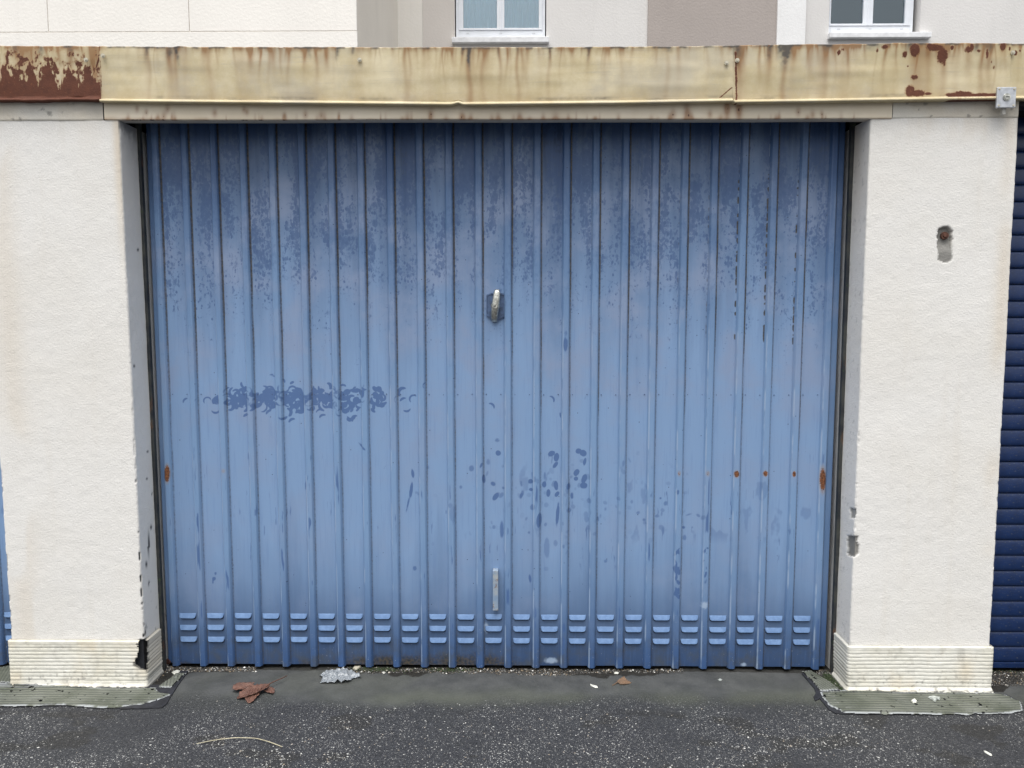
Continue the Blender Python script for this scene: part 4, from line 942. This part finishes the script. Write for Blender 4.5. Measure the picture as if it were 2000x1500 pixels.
# leaves and litter
def leaf(name, outline, centre, lobes, mat, label, size, rot, stem=None, curl=.25, seed=0):
    q = gr(*centre); e = empty(name, (q[0], q[1], float(ground_h(q[0:1], q[1:2])[0])), label, 'leaf')
    rr = np.random.RandomState(seed); nT = 72; nr = 9
    th = np.linspace(0, 2*np.pi, nT, endpoint=False); rad = np.full(nT, .28)
    for a_, L, w_ in lobes:
        d = np.abs((th-a_+np.pi) % (2*np.pi)-np.pi); rad = np.maximum(rad, L*np.clip(1-(d/w_)**1.3, 0, 1)+.18*np.exp(-(d/w_)**2))
    rad = rad*(1+.10*rr.uniform(-1, 1, nT))
    rho = np.linspace(0.02, 1, nr)
    T, Rh = np.meshgrid(np.r_[th, 0], rho); Rd = np.r_[rad, rad[0]][None, :]*Rh
    Xg = Rd*np.cos(T+rot)*size; Yg = Rd*np.sin(T+rot)*size
    Zg = .004+size*curl*(Rh**2)*(.15+.55*np.abs(np.sin(T*1.5+seed))+.35*fbm(np.cos(T)*3+5, np.sin(T)*3+5, seed, 3))*.8
    Zg = Zg+size*.05*(fbm(Xg*120, Yg*120, seed, 3)-.5)
    o = grid('blade', Xg, Yg, Zg, mat, e); 
    sd_ = o.modifiers.new('thickness', 'SOLIDIFY'); sd_.thickness = .0006
    if stem:
        cu = []
        for (a_, b2, h_) in stem:
            s3 = gr(a_, b2); cu.append((s3[0]-q[0], s3[1]-q[1], h_))
        tube('stalk', cu, .0013, .0008, mat, e)
    return e
def tube(name, pts, r0, r1, mat, parent=None):
    P = np.array(pts, float)
    t = np.linspace(0, len(P)-1, (len(P)-1)*6+1); P = np.stack([np.interp(t, np.arange(len(P)), P[:, k]) for k in range(3)], -1)
    for _ in range(3): P[1:-1] = (P[:-2]+2*P[1:-1]+P[2:])/4
    d = np.gradient(P, axis=0); d /= np.linalg.norm(d, axis=1)[:, None]
    s = np.cross(d, [0, 0, 1.0]); s /= np.linalg.norm(s, axis=1)[:, None]; u = np.cross(s, d); K = 7
    ra = np.linspace(r0, r1, len(P)); V = []
    for i in range(len(P)):
        for k in range(K):
            a_ = 2*math.pi*k/K; V.append(P[i]+(s[i]*math.cos(a_)+u[i]*math.sin(a_))*ra[i])
    Fq = [(i*K+k, i*K+(k+1) % K, (i+1)*K+(k+1) % K, (i+1)*K+k) for i in range(len(P)-1) for k in range(K)]+[tuple(range(K))[::-1], tuple(range((len(P)-1)*K, len(P)*K))]
    return mesh_obj(name, V, Fq, mat, parent, True)
def mleaf(name, a, b):
    m = NM(name); c = m.mix(m.map(m.noise(60, 5, .6), .3, .7), a, b); c = m.mix(m.map(m.noise(160, 4), .6, .7, 0, .5), c, (.03, .015, .01))
    return m.out(c, .6, m.bump(m.noise(140, 4), .5, .001))
L1 = mleaf('leaf_brown', (.07, .03, .02), (.15, .072, .05)); L2 = mleaf('leaf_faded', (.13, .085, .055), (.20, .12, .07))
def lobed_leaf(centre, lobes, mat, label, stem):
    q = gr(*centre); e = empty('dry_leaf', (q[0], q[1], float(ground_h(q[0:1], q[1:2])[0])), label, 'leaf')
    for k, (poly, z0, z1, fold) in enumerate(lobes):
        P = np.array([gr(*p)[:2] for p in poly]); mn, mx_ = P.min(0)-.002, P.max(0)+.002
        Xg, Yg = np.meshgrid(np.linspace(mn[0], mx_[0], 46), np.linspace(mn[1], mx_[1], 40))
        ins = inpoly(Xg+(fbm(Xg*160, Yg*160, k, 2)-.5)*.006, Yg+(fbm(Xg*160, Yg*160, k+5, 2)-.5)*.006, [tuple(p) for p in P])
        a_, b2 = np.array(gr(*fold[0])[:2]), np.array(gr(*fold[1])[:2]); d = (b2-a_)/np.linalg.norm(b2-a_)
        along = (Xg-a_[0])*d[0]+(Yg-a_[1])*d[1]; off = -(Xg-a_[0])*d[1]+(Yg-a_[1])*d[0]
        Zg = z0+(z1-z0)*np.clip(along/np.linalg.norm(b2-a_), 0, 1)+np.abs(off)*(.30 if z0 > .005 else .04)+(fbm(Xg*70, Yg*70, k+2, 3)-.5)*(.004 if z0 > .005 else .001)+.0008*np.sin(np.abs(off)*700+along*300)
        o = grid('blade', Xg-q[0], Yg-q[1], np.maximum(Zg, .002), mat, e, keep=ins[:-1, :-1] & ins[1:, 1:])
        sd_ = o.modifiers.new('thickness', 'SOLIDIFY'); sd_.thickness = .0006
    tube('stalk', [tuple(gr(a_, b2)[:2]-q[:2])+(h_,) for a_, b2, h_ in stem], .0022, .0014, mat, e)
lobed_leaf((495, 1358), [([(452, 1354), (456, 1347), (470, 1343), (497, 1342), (494, 1349), (476, 1354), (462, 1356)], .010, .012, ((500, 1348), (455, 1352))),
    ([(461, 1368), (468, 1358), (484, 1350), (505, 1346), (528, 1344), (524, 1352), (505, 1361), (480, 1370)], .014, .004, ((525, 1347), (462, 1366))),
    ([(477, 1368), (490, 1356), (512, 1350), (508, 1360), (500, 1368), (492, 1375), (483, 1376)], .012, .003, ((515, 1352), (484, 1375))),
    ([(514, 1354), (526, 1347), (538, 1350), (533, 1359), (524, 1356)], .006, .004, ((518, 1352), (536, 1355)))],
    L1, 'curled reddish-brown dry leaf with a long stalk on the asphalt', [(512, 1352, .012), (527, 1345, .018), (542, 1338, .018), (553, 1332, .015), (561, 1326, .012)])
lobed_leaf((1217, 1331), [([(1204, 1332), (1212, 1326), (1219, 1322), (1224, 1328), (1234, 1333), (1224, 1337), (1211, 1338)], .004, .002, ((1206, 1332), (1232, 1333)))], L2, 'flat faded tan leaf remnant on the smooth asphalt near the door', [(1206, 1333, .003), (1201, 1336, .002), (1196, 1339, .002)])
leaf('dry_leaf', None, (329, 1300), [(1.4, 1.0, .6), (2.4, .7, .5), (4.4, .6, .5), (5.6, .6, .4)], L1, 'tiny brown leaf standing in the gap by the left pillar', .026, 0, None, 1.5, 7)
# crumpled clear foil
q = gr(664, 1323)
po = [(622, 1322), (640, 1313), (668, 1309), (688, 1312), (702, 1320), (707, 1326), (690, 1326), (682, 1334), (650, 1337), (624, 1336), (630, 1328)]
Pp = np.array([gr(*p)[:2] for p in po]); Xg, Yg = np.meshgrid(np.linspace(Pp[:, 0].min(), Pp[:, 0].max(), 70), np.linspace(Pp[:, 1].min(), Pp[:, 1].max(), 42))
kp = inpoly(Xg, Yg, [tuple(p) for p in Pp])
rid = np.abs(fbm(Xg*42+Yg*20, Yg*60, 5, 3)-.5)*2
Zg = ground_h(Xg, Yg)+.003+rid*.016+.006*np.abs(np.sin(Xg*130+Yg*60))*noise(Xg*30, Yg*30, 2)
fm = NM('clear_foil'); fm.b.inputs['Transmission Weight'].default_value = .45; fm.b.inputs['IOR'].default_value = 1.45
fmo = fm.out(fm.mix(fm.noise(70, 4), (.22, .25, .28), (.62, .66, .70)), .16, fm.bump(fm.noise(120, 4, .6, dist=1), .7, .002))
o = grid('plastic_film', Xg-q[0], Yg-q[1], Zg, fmo, keep=kp[:-1, :-1] & kp[1:, 1:], smooth=False); o.location = (q[0], q[1], 0)
sd_ = o.modifiers.new('thickness', 'SOLIDIFY'); sd_.thickness = .0005
tag(o, 'crumpled silvery clear plastic film lying below the door', 'litter')
# straw
tube_m = simple('straw', (.42, .38, .27), .6)
o = tube('straw', [np.append(gr(a_, b2)[:2], .004+h_) for a_, b2, h_ in ((384, 1455, 0), (420, 1450, .004), (460, 1446, .005), (500, 1447, .005), (525, 1452, .002), (551, 1461, 0))], .0011, .0015, tube_m)
tag(o, 'thin pale bent straw lying on the dark asphalt', 'straw')
wm = simple('white_chip', (.66, .66, .60), .6, 0, .15, 80, .3); gm = simple('grey_shard', (.40, .43, .41), .4, 0, .3, 60, .3)
def chip(poly, mat, label, name='paint_flake', h=.003, cat='flake'):
    Pq = [gr(*p) for p in poly]; c0 = np.mean(Pq, 0); n = len(Pq); zz_ = float(ground_h(c0[0:1], c0[1:2])[0])
    m = MB(); rr = random.Random(len(label))
    m.add([(p[0]-c0[0], p[1]-c0[1], .001) for p in Pq]+[((p[0]-c0[0])*.86, (p[1]-c0[1])*.86, h+rr.uniform(-.001, .0015)) for p in Pq]+[(0, 0, h+.001)],
          [(i, (i+1) % n, (i+1) % n+n, i+n) for i in range(n)]+[(i+n, (i+1) % n+n, 2*n) for i in range(n)]+[tuple(range(n))[::-1]])
    o = m.build(name, mat); o.location = (c0[0], c0[1], zz_+(.009 if ('flashing' in label) else .0005)); return tag(o, label, cat)
chip([(1152, 1336), (1157, 1338), (1167, 1341), (1168, 1343), (1162, 1343), (1155, 1340)], wm, 'white curved flake on the smooth asphalt left of the tan leaf')
chip([(1199, 1314), (1205, 1312), (1209, 1314), (1207, 1316), (1200, 1316)], wm, 'small white flake above the tan leaf close to the door')
chip([(1779, 1374), (1786, 1371), (1791, 1375), (1789, 1378), (1782, 1378)], wm, 'small white flake on the flashing of the right pillar', h=.004)
chip([(1812, 1367), (1822, 1365), (1836, 1368), (1835, 1373), (1829, 1371), (1827, 1377), (1820, 1372)], gm, 'translucent grey shard on the flashing of the right pillar', 'plastic_shard', .005, 'shard')
chip([(1921, 1465), (1925, 1466), (1937, 1472), (1938, 1475), (1933, 1474), (1924, 1469)], wm, 'white elongated flake on the asphalt at lower right')
chip([(335, 1315), (345, 1311), (353, 1312), (350, 1316), (340, 1319)], wm, 'white flake beside the foot of the left pillar near the door', h=.004)
chip([(689, 1307), (692, 1303), (700, 1302), (706, 1303), (702, 1306), (695, 1310)], simple('beige_chip', (.45, .42, .34), .7), 'beige flake in the grit just above the plastic film', h=.005)
chip([(1402, 1328), (1406, 1326), (1411, 1328), (1407, 1330)], gm, 'small grey pebble on the smooth asphalt below the door, right half', 'pebble', .004, 'pebble')
chip([(746, 1314), (750, 1313), (753, 1315), (749, 1317)], wm, 'tiny cream flake on the smooth asphalt right of the plastic film')

# ================================================================== BUILDINGS BEHIND
YC, YA = 4.42, 6.78
def wallmat(name, col): 
    m = NM(name); c = m.mix(m.map(m.noise(1.2, 6, .6), .35, .7), col, tuple(v*.94 for v in col)); 
    st = m.noise(1, 5, .6, m.vec((6, 6, .5))); c = m.mix(m.math('MULTIPLY', m.map(st, .52, .75), .25), c, tuple(v*.8 for v in col))
    return m.out(c, .9, m.bump(m.noise(40, 5, .6), .5, .006), spec=.2)
W = {'cream': wallmat('wall_cream', (.90, .87, .82)), 'shade': wallmat('wall_cream_shade', (.80, .755, .68)), 'white': wallmat('wall_white', (.86, .86, .86)),
     'grey': wallmat('wall_grey', (.72, .705, .69)), 'taupe': wallmat('wall_taupe', (.42, .375, .35)), 'ltaupe': wallmat('wall_light_taupe', (.66, .62, .585)), 'offw': wallmat('wall_offwhite', (.82, .79, .74)), 'jnt': wallmat('wall_joint', (.80, .76, .70))}
cb_ = empty('cream_building', (float(at(350, 60, YC)[0]), YC, 0), 'pale cream rendered building corner above the roof at upper left', 'building')
def bpart(par, name, x0, x1, y0, y1, z0, z1, mat, bev=0.0):
    m = MB(); L = par.location; m.box(x0-L[0], x1-L[0], y0-L[1], y1-L[1], z0, z1, bev); return m.build(name, mat, par)
xc = float(at(697, 60, YC)[0]); xj1, xj2 = float(at(93, 30, YC)[0]), float(at(369, 30, YC)[0]); zj = float(at(400, 61.5, YC)[2])
bpart(cb_, 'wall_core', -9, xc-.01, YC+.012, YA+1, 0, 8, W['jnt'])
j = .003
bpart(cb_, 'wall_panel', -9, xj1-j, YC, YC+.02, zj+j, 8, W['cream'], .003); bpart(cb_, 'wall_panel', xj1+j, xj2-j, YC, YC+.02, zj+j, 8, W['cream'], .003)
bpart(cb_, 'wall_panel', xj2+j, xc, YC, YC+.02, zj+j, 8, W['cream'], .003); bpart(cb_, 'wall_base', -9, xc+.003, YC-.003, YC+.02, 0, zj-j, W['cream'], .003)
bpart(cb_, 'side_wall', xc-.012, xc-.001, YC+.021, YA+.5, 0, 8, W['shade'])  # return of the cream wall, with its shade put into the colour
ab = empty('apartment_building', (float(at(1400, 60, YA)[0]), YA, 0), 'grey, taupe and white rendered apartment building with two windows behind the garage', 'building')
def X(px): return float(at(px, 45, YA)[0])
def Zh(px, py): return float(at(px, py, YA)[2])
wins = [dict(f=(888, 1067), pan=((904.5, 970.5), (985, 1052.5)), pb=52.5, sb=57, fb=75.5, sill=(883, 1072, 76, 87), kind='l'),
        dict(f=(1619, 1797), pan=((1625, 1690), (1709, 1772)), pb=42.5, sb=47, fb=66, sill=(1617, 1815, 67, 77.5), kind='d')]
WH = 1.35
secs = [(779, 825, 'offw', -.02), (825, None, 'ltaupe', 0)]
# wall strips, with openings left for the windows
x_open = [(X(w_['f'][0]), X(w_['f'][1]), Zh(w_['f'][0], w_['fb'])) for w_ in wins]
strips = [(X(740), X(825), 'offw', -.015), (X(825), x_open[0][0], 'ltaupe', 0), (x_open[0][1], X(1265), 'grey', 0), (X(1265), X(1515), 'taupe', -.03), (X(1515), X(1570), 'white', -.06), (X(1570), x_open[1][0], 'grey', 0), (x_open[1][1], 9.0, 'grey', 0)]
for a_, b2, mt, off in strips: bpart(ab, 'wall_section', a_, b2, YA+off, YA+.5, 0, 8, W[mt], .002)
for (xa, xb, zb_), mt in zip(x_open, ('grey', 'grey')):
    bpart(ab, 'wall_section', xa+.0005, xb-.0005, YA+.001, YA+.5, 0, zb_, W[mt]); bpart(ab, 'wall_section', xa+.0005, xb-.0005, YA+.001, YA+.5, zb_+WH, 8, W[mt])
    bpart(ab, 'room', xa-.4, xb+.4, YA+1.4, YA+1.5, zb_-.3, zb_+WH+.3, M['dark']); bpart(ab, 'room_side', xa-.42, xa-.4, YA+.5, YA+1.4, zb_-.3, zb_+WH+.3, M['dark']); bpart(ab, 'room_side', xb+.4, xb+.42, YA+.5, YA+1.4, zb_-.3, zb_+WH+.3, M['dark'])
    bpart(ab, 'room_top', xa-.42, xb+.42, YA+.5, YA+1.5, zb_+WH+.3, zb_+WH+.34, M['dark'])
upvc = simple('white_frame', (.74, .77, .82), .35, 0, .04, 8, .05); sillm = simple('sill_stone', (.78, .79, .81), .7, 0, .1, 12, .2)
gl = bpy.data.materials.new('window_glass'); gl.use_nodes = True; t_ = gl.node_tree; bs = t_.nodes['Principled BSDF']
tr = t_.nodes.new('ShaderNodeBsdfTransparent'); go = t_.nodes.new('ShaderNodeBsdfGlossy'); go.inputs['Roughness'].default_value = .02; fz = t_.nodes.new('ShaderNodeFresnel'); fz.inputs[0].default_value = 2.3; go.inputs['Color'].default_value = (.78, .92, 1, 1)
mx = t_.nodes.new('ShaderNodeMixShader'); t_.links.new(fz.outputs[0], mx.inputs[0]); t_.links.new(tr.outputs[0], mx.inputs[1]); t_.links.new(go.outputs[0], mx.inputs[2]); t_.links.new(mx.outputs[0], t_.nodes['Material Output'].inputs[0]); t_.nodes.remove(bs)
for w_ in wins:
    fx0, fx1 = X(w_['f'][0]), X(w_['f'][1]); zb_ = Zh(w_['f'][0], w_['fb']); zt = zb_+WH; L = ab.location; ref = w_['f'][0]
    m = MB(); yf = YA+(.05 if w_['kind'] == 'l' else .07)
    fr0, fr1 = fx0+.012, fx1-(.012 if w_['kind'] == 'l' else .05)
    def B(m, x0, x1, y0, y1, z0, z1, bev=.003): m.box(x0-L[0], x1-L[0], y0-L[1], y1-L[1], z0, z1, bev)
    zs_ = Zh(ref, w_['sb'])
    B(m, fr0, fr0+.035, yf, yf+.06, zb_, zt); B(m, fr1-.035, fr1, yf, yf+.06, zb_, zt); B(m, fr0+.035, fr1-.035, yf, yf+.06, zb_, zs_); B(m, fr0+.035, fr1-.035, yf, yf+.06, zt-.04, zt)
    mid = (X(w_['pan'][0][1])+X(w_['pan'][1][0]))/2
    B(m, mid-.010, mid+.010, yf-.018, yf+.04, zs_+.004, zt-.04)
    win = m.build('window_frame', upvc, ab)
    for (pa, pb_) in w_['pan']:
        xa, xb = X(pa), X(pb_); zp = Zh(ref, w_['pb']); sx0, sx1 = (fr0+.034, mid-.008) if pa == w_['pan'][0][0] else (mid+.008, fr1-.034)
        m = MB(); yy = yf-.010
        B(m, min(sx0, xa-.01), xa, yy, yy+.055, zs_+.003, zt-.036); B(m, xb, max(sx1, xb+.01), yy, yy+.055, zs_+.003, zt-.036); B(m, xa, xb, yy, yy+.055, zs_+.003, zp); B(m, xa, xb, yy, yy+.055, zt-.08, zt-.036)
        m.build('sash', upvc, win)
        m = MB(); m.box(xa-.004-L[0], xb+.004-L[0], yy+.03-L[1], yy+.034-L[1], zp-.004, zt-.078); m.build('pane', gl, win)
    for fxx in (.13, .5, .87):
        m = MB(); xx = fr0+(fr1-fr0)*fxx; m.box(xx-.016-L[0], xx+.016-L[0], yf-.004-L[1], yf+.002-L[1], zs_-.036, zs_-.028)
        m.build('drain_cap', simple('drain_cap_plastic', (.55, .57, .6), .4), win)
    s0_, s1_, sy0, sy1 = w_['sill']; m = MB(); B(m, X(s0_), X(s1_), YA-.07, YA+.06, Zh(s0_, sy1)+.0, Zh(s0_, sy0), .006); m.build('window_sill', sillm, ab)
    # curtain
    xs = np.linspace(fr0, fr1, 260); zz = np.linspace(zb_, zt, 4); Xg, Zg = np.meshgrid(xs, zz)
    if w_['kind'] == 'l':
        Yg = yf+.052+.008*np.sin(Xg*62+2*np.sin(Xg*9))+.005*np.sin(Xg*150); cm = NM('curtain_pale_blue'); cmm = cm.out((.56, .88, 1.0), .8)
        cm.b.inputs['Transmission Weight'].default_value = 0
        grid('curtain', Xg-L[0], Yg-L[1], Zg, cmm, win, flip=False)
    else:
        Yg = yf+.10+.02*np.sin(Xg*40+3*np.sin(Xg*7))+.012*np.sin(Xg*110); cmm = simple('curtain_grey', (.22, .23, .23), .9, 0, .2, 20, .1)
        kp = np.tile((noise(xs*5.2, xs*0, 9) > .36)[None, :-1], (3, 1))
        grid('curtain', Xg-L[0], Yg-L[1], Zg, cmm, win, keep=kp)
for o in bpy.data.objects:
    if o.parent is None and o.type == 'MESH' and 'kind' not in o and 'label' not in o: print('untagged', o.name)
